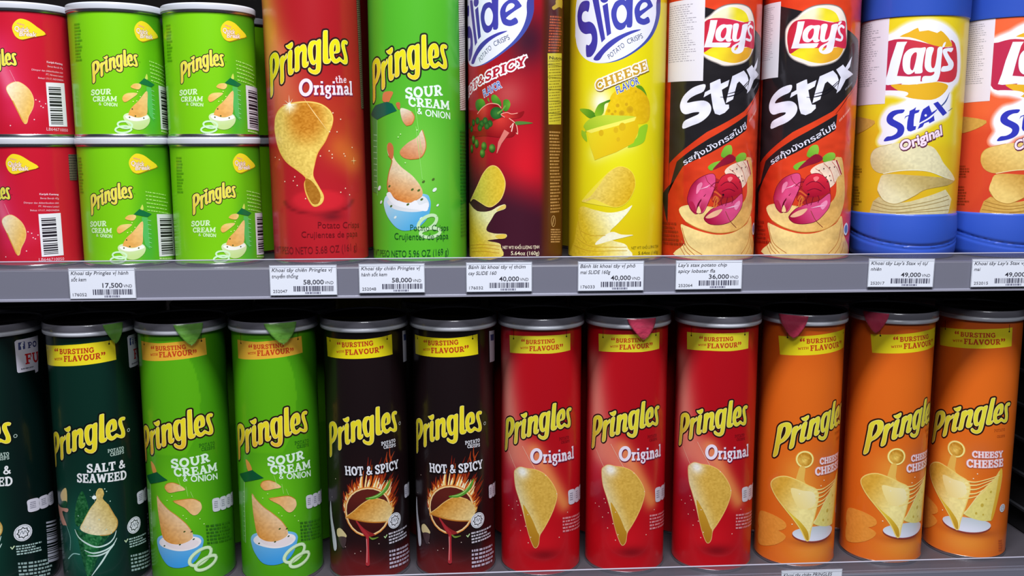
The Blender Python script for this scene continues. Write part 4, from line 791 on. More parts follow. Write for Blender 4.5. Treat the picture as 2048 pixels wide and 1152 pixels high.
def art_slide_yellow():
    g = [(-19,124.85),(-13.16,102.77)]; f = [(-18.48,84.21),(10.21,21.02)]
    A = Art(38.0)
    def bgf(u, v):
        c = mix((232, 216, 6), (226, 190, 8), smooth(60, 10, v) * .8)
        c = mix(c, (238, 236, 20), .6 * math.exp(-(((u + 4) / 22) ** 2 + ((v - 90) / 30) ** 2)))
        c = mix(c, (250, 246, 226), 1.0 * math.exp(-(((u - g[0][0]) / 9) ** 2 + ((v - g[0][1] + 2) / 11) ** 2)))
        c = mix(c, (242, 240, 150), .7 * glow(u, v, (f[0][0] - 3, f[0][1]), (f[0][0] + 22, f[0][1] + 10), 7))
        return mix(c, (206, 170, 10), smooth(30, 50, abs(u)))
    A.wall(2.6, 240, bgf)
    slide_logo(A, (0, 0))
    back = [(-15.29,111.61),(-13.22,120.37),(-9.94,129.07),(-1.17,134.67),(6.13,134.28),(14.08,130.92),(20.04,124.03),(21.49,115.23),(19.03,108.11),(8.56,106.26),(-6.97,108.02)]
    A.poly([(8.01,134.74),(12.96,134.83),(17.37,129.24),(17.7,124.86),(13.58,130.03)], (92, 150, 22)); A.poly(back, speck(lg((238, 202, 8), back[0], (226, 176, 6), back[6]), 8))
    for p, r in zip([(3.64,117.22),(-2.63,114.59),(-5.82,120.3),(0.84,121.16),(-12.44,116.41),(-9.72,113.75),(-7.53,115.93),(8.09,130.81)], (2.8, 2.2, 1.5, 1.3, 1.3, 1.2, 1.1, 1.0)): A.disc(p, r, rg((196, 150, 10), p, (216, 172, 10), r), n=14)
    for pts in ([(-38.76,118.32),(-29.05,117.87),(-23.74,114.83),(-21.23,111.69),(-27.86,110.92),(-33.66,114.16)], [(-23.75,115.27),(-20.86,120.94),(-16.18,123.22),(-11.66,124.72),(-12.08,122.98),(-15.69,121.28),(-16.53,115.14),(-20.26,111.67),(-22.71,112.15)]): A.poly(pts, lg((140, 190, 30), pts[0], (60, 130, 24), pts[3]))
    A.poly([(-34.17,105.23),(-28.95,110.05),(-18.84,112.98),(-6.16,112.85),(8.45,111.54),(-9.62,106.28),(-31.1,101.16),(-36.06,102.18),(-36,97.68),(-30.42,93.16),(-32.29,102.13)], lg((196, 214, 50), (-10, 110), (150, 196, 30), (-20, 90)))
    A.poly([(11.58,103.62),(19.08,106.33),(18.1,99.28),(14.94,92.16),(2.29,88.63),(9.72,96.6)], (150, 206, 30))
    fr = [(-31.69,101.35),(-9.63,106.98),(8.93,111.99),(11.09,102.74),(10.82,101.03),(6.9,92.17),(-6.64,85.1),(-23.29,79),(-27.38,89.57),(-30.51,100.32)]
    A.poly(fr, lg((240, 222, 30), fr[0], (232, 190, 10), fr[6]), curve=False); A.poly([(-31.69,101.35),(-9.63,106.98),(8.93,111.99),(7.54,108.9),(-9.59,104.07),(-26.65,99.78)], (246, 236, 90), curve=False)
    for p, r in zip([(-2.03,104.31),(-6.89,101.86),(-18.2,99.77),(-5,94.85)], (2.6, 1.8, 2.0, 1.4)): A.disc(p, r, (222, 180, 14), ry=r * 1.2, n=14)
    A.slab('CHEESE', [(-22.36,131.25),(18.28,147.28),(-24.23,137.98)], (206, 158, 44), out=((250, 240, 226), 1.0), shadow=((120, 90, 30), .4, -.6, 1.1)); A.text('FLAVOR', [(-6.22,129.03),(10.9,136.79),(-7.7,134.1)], (72, 96, 190), bold=.02, out=((240, 240, 220), .05))
    chip = [(-35.08,47.26),(-27.12,50.75),(-20.08,59.08),(-12.71,68.87),(-4.7,73.98),(2.56,72.62),(7.55,67.22),(8.68,59.13),(4.81,50.18),(-0.65,44.81),(-7.84,43.36),(-16.11,46.32),(-23.94,49.03),(-30.42,46.81)]; A.grown(crom(chip, True, 4), .4, (244, 224, 60)); A.poly(chip, speck(lg((236, 206, 90), chip[3], (226, 176, 20), chip[7]), 16, .8))
    st = [(-39.41,38.29),(-34.63,42.96),(-22.82,40.7),(-10.49,38.81),(0.33,41.01),(6.62,44.56),(3.59,39.35),(-3.61,31.24),(-10.28,23.73),(-1.2,21.97),(8.01,21.45),(2.51,20.11),(-8.38,17.56),(0.75,14.83),(3.78,11.13),(3.53,3.8),(-52.99,0.48),(-44.92,14.57),(-40.08,31.76),(-37.5,25.44)]
    A.poly(st, speck(lg((248, 244, 206), [(-8.64,35.75)][0], (226, 190, 30), [(-30.14,24.06)][0]), 14, .8)); A.poly([(-19.55,17.24),(-9.38,23.93),(-1.2,21.87),(7.23,21.38),(-8.38,17.56),(-21.48,13.48)], speck((244, 238, 206), 8))
    for pts in ([(-36.37,23.66),(-25.67,20.62),(-13.92,21.1)], [(-40.66,17.75),(-26.64,12.27),(-8.31,12.07),(2.64,12.07)], [(-45.84,11.66),(-27.69,8.5),(-8.27,9.32),(3.16,9.31)], [(-39.31,30.88),(-36.34,21.8),(-30.02,14.83)]): A.curve(pts, .5, (206, 160, 24))
    A.text('NET WT/ KHỐI LƯỢNG TỊNH', [(6.66,10.33),(36.24,10.12),(6.62,12.53)], (120, 104, 10)); A.text('5.64oz (160g)', [(12.56,6.07),(36.49,5.4),(12.51,8.47)], (120, 104, 10))
    return A

def art_lobster():
    A = Art(37.6)
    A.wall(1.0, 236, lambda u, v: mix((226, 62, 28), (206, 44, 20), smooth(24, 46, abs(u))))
    kb = (34, 31, 35); L = -58
    t = [(-38.79,196.72),(-16.29,190.16),(-0.55,185.91),(16.46,177.78),(34.66,170.76)]; b = [(32.53,136.95),(20.66,128.15),(6.71,116.16),(-9.99,107.18),(-23.34,100.32),(-36.79,90.52),(-57.28,75.92)]
    A.poly([(L, t[0][1] - 2)] + t + [(44, t[-1][1] - 18), (44, b[0][1] + 12)] + b + [(L, b[-1][1] - 22)], kb, curve=False)
    s1 = [(10.93,114.11),(-7.12,103.69),(-21.72,95.27),(-35.72,86.25),(-48.24,77.53)]; s2 = [(9.79,101.75),(-3.38,94.14),(-20.51,84.27),(-32.08,78.75),(-42.03,74.01),(-50.17,62.61),(-70.78,50.27)]
    A.poly([s1[0]] + s1[1:] + [(L, s1[-1][1] - 26), (L, s2[-1][1] - 22)] + s2[::-1], kb, curve=False)
    A.line([(31.78,134.82),(20.78,126.77),(9.26,113.75)], [.3, 1.0, .4], (120, 24, 16), cap=False)
    A.text('รสกุ้งมังกรสไปซี่', [(-40.74,74.76),(10.54,103.55),(-42.52,78.47)], (228, 226, 246), bold=.012)
    A.greek([(17.03,133.58),(28.91,141.65),(18.23,131.2)], 1, (120, 118, 130), 3); A.greek([(12.49,109.96),(27.88,122.79),(13.57,107.19)], 1, (244, 150, 130), 4)
    # round brand emblem
    eg = [(-32.06,172.36),(-31.84,178.73),(-28.54,183.45),(-23.46,186.67),(-18.65,190.85),(-12.58,193.68),(-5.54,194.83),(2.37,194.61),(9.12,192.34),(13.45,186.72),(15.23,180.51),(15.92,174.23),(15.73,166.98),(13.89,161.92),(9.61,156.34),(4.54,153.06),(-2.58,151.21),(-11.57,150.41),(-17,152.38),(-23.97,155.41),(-28.45,159.31),(-31.25,165.9)]
    A.grown(crom(eg, True, 3), 1.0, (120, 110, 108)); A.grown(crom(eg, True, 3), .45, (190, 178, 172)); A.poly(eg, (240, 226, 214))
    A.poly([(-22.49,185.48),(-16.83,190.08),(-9.02,193.12),(-0.84,192.13),(5.11,189.31),(8.25,184.26),(7.57,182.22),(0.55,183.11),(-8.64,184.53),(-15.74,185.23)], lg((238, 226, 190), [(-11.02,188.26)][0], (234, 216, 34), [(-2.95,188.11)][0]))
    A.poly([(-27.48,159.48),(-24.27,162.26),(-21.09,163.69),(-7.71,163.92),(1.54,163.43),(13.14,164.16),(10.11,157.26),(3.99,153.96),(-3.54,152.03),(-11.69,153.05),(-19.86,156.13)], lg((236, 218, 30), [(-16.47,160.99)][0], (230, 164, 40), [(1.93,155.75)][0]))
    A.poly([(-30.99,171.37),(-30.48,176.79),(-28.44,181.17),(-24.29,184.48),(-15.73,185.09),(-6.38,183.9),(3,182.33),(13.35,183.79),(15.04,176.9),(15.93,164.04),(6.48,164.41),(-3.16,163.43),(-12.15,163.57),(-21.08,163.46),(-27.99,159.97),(-30.13,165.82)], lg((196, 34, 52), [(-30.06,173.12)][0], (218, 44, 78), [(-16.96,172.32)][0]))
    wh = (238, 232, 244)
    A.poly([(-23.1,183.72),(-17.89,183.63),(-19.73,174.26),(-21.47,167.11),(-6.96,167.07),(-8.18,164.38),(-10.37,163.52),(-27.43,163.82),(-25.96,168.74),(-24.17,176.33)], wh, curve=False)
    A.poly([(-11.1,180.2),(-6.57,180.1),(-7.12,175.62),(-7.46,170.23),(-6.16,169.31),(-8.11,167.76),(-10.57,168.04),(-11.53,169.65),(-13.67,168.13),(-15.88,167.99),(-18.17,169.21),(-19.2,172.43),(-18.48,176.45),(-15.93,179.49),(-13.32,180.5)], wh, [[(-12.33,178),(-10.98,177.51),(-11.05,173.91),(-12.46,170.8),(-14.21,170.41),(-15.18,172.25),(-14.65,175.38)]])
    A.poly([(-5.55,180.53),(-0.98,180.73),(-2.27,173.78),(-2.56,170.18),(-1.14,169.73),(0.63,171.99),(1.8,177.39),(2.61,180.54),(7.63,181.1),(5.96,173.86),(5.28,167.54),(4.06,162.11),(1.72,159.82),(-2.02,158.91),(-5.28,159.83),(-6.73,162.1),(-5.94,164.35),(-3.29,166.13),(-0.57,167.48),(0.4,168.93),(-1.99,167.93),(-4.74,167.94),(-6.2,170.21),(-5.96,174.7)], wh, [[(-0.95,165.68),(-3.19,164.1),(-4.22,161.63),(-3.08,161.62),(-1.31,163.42)]])
    A.poly([(7.36,181.31),(8.59,182.92),(10.77,183.23),(8.73,180.59)], wh); A.curve([(12.76,179.04),(10.41,180.07),(8.34,177.97),(9.35,174.63),(11.74,172.24),(10.77,169.5),(6.68,170.05)], 1.9, wh)
    # slanted product lettering
    w = (230, 228, 246)
    A.poly([(-25.59,136.21),(-26.81,131.06),(-32.76,128.5),(-37.64,125.89),(-39.74,122.8),(-33.34,123.63),(-26.51,124.11),(-22.15,121.91),(-20.59,117.72),(-22.47,112.88),(-28.02,108.09),(-34.94,105.39),(-43.05,103.04),(-42.33,108.37),(-35.24,111.75),(-30.53,113.74),(-29.85,115.48),(-34.58,115.25),(-40.69,114),(-44.85,116.26),(-46.26,121.28),(-43.39,127.54),(-37.11,132.88),(-31.51,135.41)], w, k=3)
    A.poly([(-15.43,140.02),(-14.43,140.13),(-13.94,136.55),(-7.37,139.53),(-8.5,134.75),(-13.08,132.07),(-11.81,125.86),(-9.92,121.01),(-7.21,120.99),(-6.95,118.23),(-10.32,114.8),(-14.28,113.11),(-17.71,114.2),(-19.25,118.38),(-20.57,125.34),(-21.23,129.5),(-26.62,126.54),(-25.7,130.33),(-21.9,132.29),(-22.1,136.98)], w, curve=False)
    A.poly([(-9.62,122.04),(-8.26,129.26),(-5.11,142.24),(5.05,146.71),(8.78,143.35),(10.39,139.96),(9.44,132.04),(6.66,134.07),(1.03,138.47),(-0.9,136.9),(-2.21,131.96),(-3.97,124.96)], w, curve=False)
    for pts in ([(-14.19,126.59),(-8.15,126.85),(1.45,129.91),(10.76,137.91)], [(-9.58,128.58),(1.35,131.97),(10.12,138.79)]): A.line(crom(pts, False, 5), [.3, 1.0, .5], (24, 22, 30), cap=False)
    A.poly([(7.74,147.43),(13.88,151.34),(16.41,149.04),(23.84,158.02),(21.72,149.94),(19.31,147.57),(26.92,144.67),(17.56,140.15),(12.43,132.1),(9,129.63),(10.61,136.19),(12.26,141.71)], w, curve=False)
    # dish picture
    tan = lambda p, q: speck(lg((246, 220, 146), p, (232, 176, 92), q), 8)
    st = [(-42.79,27.68),(-37.83,27.46),(-27.2,23.99),(-13.44,21.29),(-0.02,22.79),(14.28,28.92),(20.82,34.67),(25.54,19.05),(34.36,3.26),(-45.57,2.73),(-38.93,13.81)]; A.poly(st, tan(st[1], st[8]))
    for pts in ([(-41.4,25.9),(-36,13.1),(-24.51,5.47)], [(-40.47,20.3),(-37.04,11.13),(-30.33,5.07)], [(-41.49,15.49),(-38.06,8.21),(-33.41,4.35)], [(-42.51,10.18),(-39.75,6.16),(-37.83,3.49)], [(21.02,28.63),(17.8,14.85),(8.86,5.48)], [(23.25,21.06),(20.88,11.87),(14.63,4.76)], [(25.74,13.42),(24.38,8.83),(21.49,4.34)]): A.curve(pts, .6, (196, 120, 50))
    cup = [(-44.85,40),(-37.48,43.96),(-23.33,43.6),(-9.92,42.06),(3.78,42.96),(12.86,51.04),(12.53,65.64),(10.57,79.26),(14.51,80.86),(18.89,77.38),(23.55,50.73),(18.41,34.31),(9.79,27.22),(-0.07,23.72),(-13.5,22.68),(-27.28,25.85),(-37.99,30.83)]; A.poly(cup, tan(cup[1], cup[13])); A.curve(cup[11:], .6, (206, 140, 60))
    for pts in ([(-12.14,83.38),(-9.34,89.22),(-4.55,90.29),(-3.16,85.62),(-5.44,80.67),(-10.72,80.94)], [(-0,80.66),(4.59,84.25),(9.97,83.96),(10.22,79.72),(2.06,77.05)], [(-21.85,73.65),(-17.54,77.04),(-11.48,78.24),(-13.95,74.79),(-19.06,70.95)]): A.poly(pts, lg((110, 176, 40), pts[0], (140, 196, 60), pts[2]))
    A.poly([(-18.2,71.6),(-12.35,78.24),(-5.39,83.38),(0.2,80.39),(-2.6,77.34),(-11.31,74.35)], lg((150, 20, 50), (0, 80), (206, 40, 70), (4, 86)))
    sh = [(-8.93,69.84),(-2.52,75.71),(11.17,78.53),(15.16,74.69),(18.22,68.1),(14.31,65.43),(10.33,59.3),(3.1,56.2),(-1.95,63.5)]; A.poly(sh, speck((246, 214, 190), 10))
    for pts in ([(-5.05,72.1),(0.63,67.57),(5,57.55)], [(1.15,76.15),(7.36,70.24),(11.1,61.11)], [(8,77.47),(13.29,71.99),(16.74,66.48)]): A.curve(pts, .5, (200, 96, 80))
    A.line([(12.1,78.17),(15.04,72.88),(17.7,67.84)], 1.2, (170, 30, 50))
    mg = lambda p, q: lg((226, 74, 130), p, (168, 14, 58), q)
    A.poly([(-20.5,62.92),(-14.4,64.82),(-8.03,59.41),(5.96,58.45),(7.38,51.14),(-2.86,43.92),(-15.34,45.64),(-19.11,51.06)], (176, 32, 36))
    body = [(-13.81,61.18),(-10.96,66.2),(-5.78,68.48),(-0.3,67.57),(5.76,62.09),(7.18,54.79),(0.49,51.21),(-7.61,49.85),(-13,52.54)]; A.poly(body, lg((226, 40, 60), body[2], (170, 12, 44), body[7]))
    for pts in ([(-17.22,48.35),(-15.57,51.13),(-12.83,48.43),(-16.15,43.79)], [(-20.9,51.02),(-16.61,54.77),(-11.19,51.19)]): A.curve(pts, 1.2, (214, 90, 40))
    c1 = [(-37.52,49.55),(-34.8,58),(-28.96,64.6),(-19.85,68.58),(-16.05,66.62),(-16.23,58.42),(-19.89,48.29),(-24.06,38.97),(-28.27,37.69),(-32.89,39.52),(-36.37,44.48)]; A.poly(c1, mg([(-26.59,54.55)][0], [(-34.8,58)][0])); A.line(crom([(-29.26,37.83),(-28.12,45.28),(-22.8,52.81)], False, 5), [1.6, 1.3, .3], (110, 8, 36)); A.poly([(-25.49,50.9),(-21.24,48.26),(-23.25,41.76),(-26.62,37.39),(-27.84,38.82),(-26.39,45.35)], lg((226, 80, 130), [(-23.56,49.12)][0], (170, 20, 60), [(-26.84,37.93)][0])); A.poly([(-36.21,45.88),(-33.23,46.94),(-30.46,42.42),(-29.53,37.26),(-31.77,37.71),(-35.11,41.28)], (190, 30, 76)); A.poly([(-29.58,38.28),(-28.04,43.44),(-26.1,38.43)], (246, 214, 150))
    c2 = [(-23.85,34.17),(-18.68,40.79),(-10.04,44.8),(-1.19,47.39),(7.28,52.97),(7.99,43.81),(3.13,36.56),(-3.18,31.09),(-12,28.98),(-20.02,29.87)]; A.poly(c2, mg([(-6.22,38.42)][0], [(-18.23,29.93)][0])); A.poly([(-22.5,34.87),(-16.84,39.18),(-9.88,41.14),(-13.2,36.5),(-19.3,34.05)], (238, 180, 140)); A.curve([(-7.15,39.33),(-3.23,32.01),(2.66,26.45)], .5, (140, 60, 40))
    dk = (112, 8, 40)
    A.curve(c1 + c1[:1], .35, dk); A.curve(c2 + c2[:1], .35, dk); A.curve(body[:6], .35, dk)
    for pts in ([(-11.54,59.39),(-7.27,62.14),(-1.84,61.23),(3.08,56.66)], [(-10.47,54.84),(-5.25,56.69),(0.31,54.86)], [(-15,58.44),(-17.05,54.76),(-17.78,51.09)], [(-9.44,51.2),(-11.04,47.53),(-10,43.89)], [(-5.86,50.31),(-6.59,46.66),(-7.35,43.91)], [(-2.29,51.22),(-1.24,48.49),(-2.03,45.75)], [(-13.41,62.1),(-16.88,61.15),(-19.42,58.37)]): A.curve(pts, .5, dk)
    A.curve([(-10.35,52.11),(-14.93,56.62),(-21.36,61.99),(-23.37,66.53)], .35, (150, 30, 30)); A.curve([(-8.56,51.21),(-11.91,47.52),(-17.88,42.83)], .35, (150, 30, 30)); A.disc([(-9.48,52.3)][0], .8, (40, 10, 20)); A.curve([(-16.55,42.86),(-15.86,47.46),(-14.22,50.23),(-14.39,43.82),(-16.09,42.42)], .7, (226, 120, 50))
    for p in [(-2.29,70.74),(1.35,72.09),(6.19,72.96),(10.37,73.38),(3.59,65.74),(6.53,66.62),(4.76,62.1),(7.76,62.98)]: A.disc(p, .55, (90, 40, 50), n=8)
    A.poly([(-6.51,64.86),(-3.89,66.22),(-2.01,64.86),(-4.6,62.14)], (240, 110, 120)); A.poly([(-29.7,59.07),(-26.44,61.9),(-25.85,59.16),(-29.91,52.61)], (240, 130, 170)); A.poly([(-0.1,43.91),(4.53,47.53),(5.67,44.77),(1.98,40.24)], (240, 140, 180))
    A.line([(-27.63,56.36),(-22.12,58.32),(-19.5,60.2)], [.2, 1.0, .2], (246, 170, 200), cap=False); A.line([(-7.25,41.62),(-0.98,43),(3.73,43.88)], [.2, 1.1, .2], (246, 180, 210), cap=False)
    e = [(28.18,24.03)][0]; A.disc(e, 3.8, (222, 226, 240), ry=5.0); A.disc(e, 2.6, (96, 120, 180), ry=3.4)
    A.greek([(-70.83,29.36),(-44.3,30.41),(-63.74,10.47)], 6, (150, 34, 18), 5)
    return A

def stax_art(flavour, ground, wash, chips):
    A = Art(40.4)
    q = [(11.55,88.09),(23.65,37.26),(-67.78,92.88)]
    def bgf(u, v):
        c = mix(ground, wash, .85 * smooth(96, 84, v + .012 * (u - q[0][0]) ** 2)); c = mix(c, wash, .8 * smooth(-16, -34, u) * smooth(118, 96, v))
        return mix(c, ground, .7 * math.exp(-(((u - q[0][0] + 2) / 12) ** 2 + ((v - 70) / 26) ** 2)))
    A.wall(35.5, 188.5, bgf)
    gl = (236, 234, 244)
    g1 = [(-48.28,167.69),(-41.7,172.74),(-32.31,176.43),(-26.99,179.81),(-20.79,182.74),(-13.55,184.05),(-6.1,184.2),(2.61,181.79),(11.49,176.8),(18.4,170.76),(21.81,161.49),(23.75,150.39),(22.39,140.22),(16.87,135.56),(12.65,129.85),(7.46,124.72),(13.38,129.72),(14.13,121.55),(12.57,112.89),(1.31,108.09),(-9.55,101.84),(-17.54,98.42),(-23.56,96.27),(-28.36,92.13),(-37.18,90.83),(-40.23,93.5),(-36.82,100.56),(-38.85,106.76),(-38.01,112.46),(-32.91,118.9),(-26.18,120.9),(-19.66,125.45),(-29.59,129.11),(-39.07,130.61),(-46.35,140.13)]
    g1 = crom(g1, True, 3)
    for w_, f_ in ((3.4, .15), (2.7, .3), (2.0, .48), (1.4, .66), (.8, .84)): A.grown(g1, w_, mix(ground, gl, f_))
    A.grown(g1, .3, gl)
    og = (228, 172, 30)
    A.poly([(-28.35,173.25),(-21.47,176.27),(-15.37,179.29),(-14.15,176.39),(-7.83,177.16),(-1.04,175.07),(1.76,176.85),(6.32,173.62),(10.7,169.33),(12.86,165.43),(2.62,164.64),(-4.97,166.28),(-12.7,169.57),(-21.25,172.39)], og, k=2)
    A.poly([(-46.08,167.49),(-40.21,169.52),(-32.02,171.39),(-24.89,171.2),(-16.91,169.71),(-7.77,167.25),(2.62,164.64),(12.87,165.32),(10.63,170.16),(15.34,167.85),(18.64,160.22),(20.3,146.88),(18.07,140.64),(11.95,137.96),(2.63,138.68),(-10.89,138.74),(-24.6,137.4),(-26.46,132.11),(-37.94,132.56),(-43.33,136.53),(-47.15,151.63)], lg((206, 50, 64), (0, 150), (190, 40, 76), (-12, 140)), k=2)
    A.poly([(-33,137.28),(-19.22,136.4),(-3.16,137.83),(2.66,138.23),(11.43,135.55),(6.51,128.64),(-2.31,124.69),(-15.98,125.83),(-22.47,128.22),(-19.91,129.85),(-27.02,132.3)], og, k=3)
    A.poly([(-37.94,132.56),(-26.46,132.11),(-19.95,130.52),(-20.35,128.28),(-24.06,127.81),(-32.49,130.35)], gl)
    wh = (232, 234, 246)
    A.poly([(-29.94,169.29),(-22.39,169.12),(-24.06,165.88),(-26.18,155.96),(-28.47,143.46),(-19.57,142.57),(-11.13,142.92),(-11.39,138.19),(-13.42,136.55),(-23,137.63),(-35.18,136.7),(-38.24,137.41),(-35.98,145.24),(-33.93,155.27)], wh, curve=False)
    A.poly([(-17.12,164.19),(-12.38,164.04),(-8.81,164.07),(-9.87,157.62),(-10.48,149.87),(-10.47,145.31),(-15.48,144.85),(-15.68,146.37),(-18.62,144.49),(-21.27,144.58),(-23.82,147.47),(-24.94,153.11),(-24.22,159.21),(-21.25,162.97)], wh, [[(-16.91,160.58),(-15.05,160.24),(-15.51,154.43),(-16.74,148.34),(-17.73,147.26),(-19.14,148.98),(-19.39,153.44),(-18.86,157.87)]], k=3)
    A.poly([(-7.83,163.95),(-2.87,163.9),(-4.14,157.55),(-4.11,150.91),(-2.72,148.57),(-1.12,150.34),(-0.16,157.55),(0.29,163.9),(4,164.1),(3.77,155.36),(3.61,146.48),(2.48,140.91),(0.83,138.67),(-2.04,138.11),(-9.5,138.05),(-9.5,142.51),(-4.05,142.85),(-1.58,144.23),(-1.41,146.01),(-4.22,145.52),(-7.05,146.76),(-8.9,150.4),(-8.8,157.6)], wh, k=3)
    A.poly([(3.73,164.49),(4.87,167.54),(6.53,168.4),(6.23,166.46),(5.11,164.4)], wh); A.poly([(4.62,162.46),(7.08,163.72),(13.88,164.19),(12.29,160.98),(8.92,161.55),(8.68,160.32),(11.79,156.63),(15.12,153.4),(15.44,150.07),(12.62,147.2),(4.44,146.1),(4.92,149.83),(8.79,150.45),(10.08,151.59),(7.03,155.97),(4.83,159.69)], wh, k=3)
    bl = (48, 54, 184)
    A.poly([(-21.67,117.56),(-22.55,114.97),(-25.82,114.38),(-28.67,112.7),(-29.61,110.53),(-26.32,108.52),(-22.9,106.51),(-21.14,104.32),(-20.76,101.27),(-22,97.79),(-25.58,95.19),(-30.59,93.68),(-35.92,93.13),(-33.85,96.56),(-29.93,97.19),(-26.64,99.14),(-25.74,101.75),(-27.3,103.51),(-31.72,105.76),(-34.31,108.43),(-34.52,111.95),(-32.69,114.97),(-28.91,117.06)], bl, k=3)
    A.poly([(-13.25,119.37),(-13.71,116.79),(-10.46,117.19),(-11.17,115.25),(-13.97,114.2),(-14.33,109.89),(-14.24,104.69),(-12.4,104.68),(-12.66,102.08),(-16.04,100.58),(-18.1,101.03),(-19.02,102.99),(-18.91,108.2),(-18.34,112.53),(-19.93,111.9),(-21.26,110.1),(-20.57,112.34),(-17.98,113.39),(-17.75,116.41),(-14.99,117.88)], bl, curve=False)
    A.poly([(-10.29,107.26),(-9.09,115.02),(-8,117.6),(-3.74,120.58),(-2.46,117.57),(-1.32,115.07),(2.96,117.79),(3.09,115.85),(0.53,112.83),(1.34,108.95),(-2.64,106.8),(-3.24,108.09),(-6.5,106.81),(-7.61,104.22),(-11.24,102.42),(-9.8,105.96)], bl, curve=False)
    A.line(crom([(-10.44,106.4),(-3.73,110.25),(0.9,114.13),(3.92,117.58)], False, 4), [1.0, 1.3, .6], gl); A.disc([(-5.82,112.85)][0], .9, gl)
    A.poly([(-0.53,121.87),(3.03,123.46),(11.95,114.83),(8.26,112.51),(3.98,116.72)], bl, curve=False); A.line(crom([(6.17,119.96),(10.23,124.08),(13.31,130.58)], False, 4), [1.0, 1.2, .2], (62, 84, 150)); A.line([(13.42,116.36),(17.21,118.57)], .5, (90, 110, 120))
    cb, cs = chips
    back = [(-44.96,36.53),(-42.42,45.18),(-37.5,49.15),(-25.21,43.99),(-13.28,46.1),(15.7,55.31),(24.47,47.47),(21.19,36.9),(20.48,36.27),(-44.66,35.41)]; A.poly(back, speck(lg(mix(cb, cs, .7), back[1], cb, back[6]), 10), curve=False)
    for pts in ([(-42.24,42.36),(-26.71,39.29),(-9.55,41.54),(20.75,47.6)], [(-41.35,45.23),(-25.08,41.67),(-7.95,44.13),(18.94,50.43)], [(-43.08,38.53),(-24.83,37.03),(-5.88,39.25),(21.29,42.94)], [(-23.05,36.44),(-5.79,37.87),(20.92,39.23)]): A.curve(pts, .55, mix(cs, (90, 60, 20), .3))
    lo = [(-33.74,67.13),(-14.45,66.75),(13.59,64.54),(26.84,62.25),(18.08,58.76),(-1.45,55.8),(-10.09,50.74),(-18.41,46.02),(-25.2,43.81),(-33.49,46.5),(-38.78,53.78),(-37.73,61.28)]; A.poly(lo, speck(lg(cs, [(-10.94,65.4)][0], cb, [(-22.86,48.69)][0]), 10)); A.curve(lo[4:11], .5, mix(cs, (140, 100, 40), .3))
    hi = [(-46.98,76.95),(-46.58,83.02),(-41.9,87.69),(-29.6,90.9),(-15.88,91.77),(0.12,89.02),(7.01,82.66),(12.64,75.35),(25.37,65.52),(26.84,62.25),(13.54,65.09),(-2.36,69.97),(-19.77,70.36),(-34.71,67.67),(-43.16,70.47)]; A.poly(hi, speck(lg(cb, [(-29.29,85.41)][0], mix(cb, cs, .6), [(-37.73,69.65)][0]), 12)); A.curve(hi[9:14], .6, mix(cb, (255, 255, 255), .3)); A.curve(hi[0:4], .4, cs)
    A.text(flavour, [(-22.14,85.54),(8.62,98.05),(-23.78,92.77)], (244, 218, 238), bold=.035, out=((96, 34, 66), .045), shadow=((96, 34, 66), .3, -.6, .045))
    A.poly([(-80.89,113.12),(-44.93,109.33),(-58.24,101.02),(-80.92,100.09)], speck((206, 160, 70), 8))
    A.greek([(-72.93,73.62),(-56.58,73.96),(-70.6,63.05)], 5, mix(wash, (60, 40, 0), .45), 3); A.greek([(-73.37,56.63),(-56.68,57.33),(-69.82,40.25)], 7, mix(wash, (60, 40, 0), .45), 4)
    return A

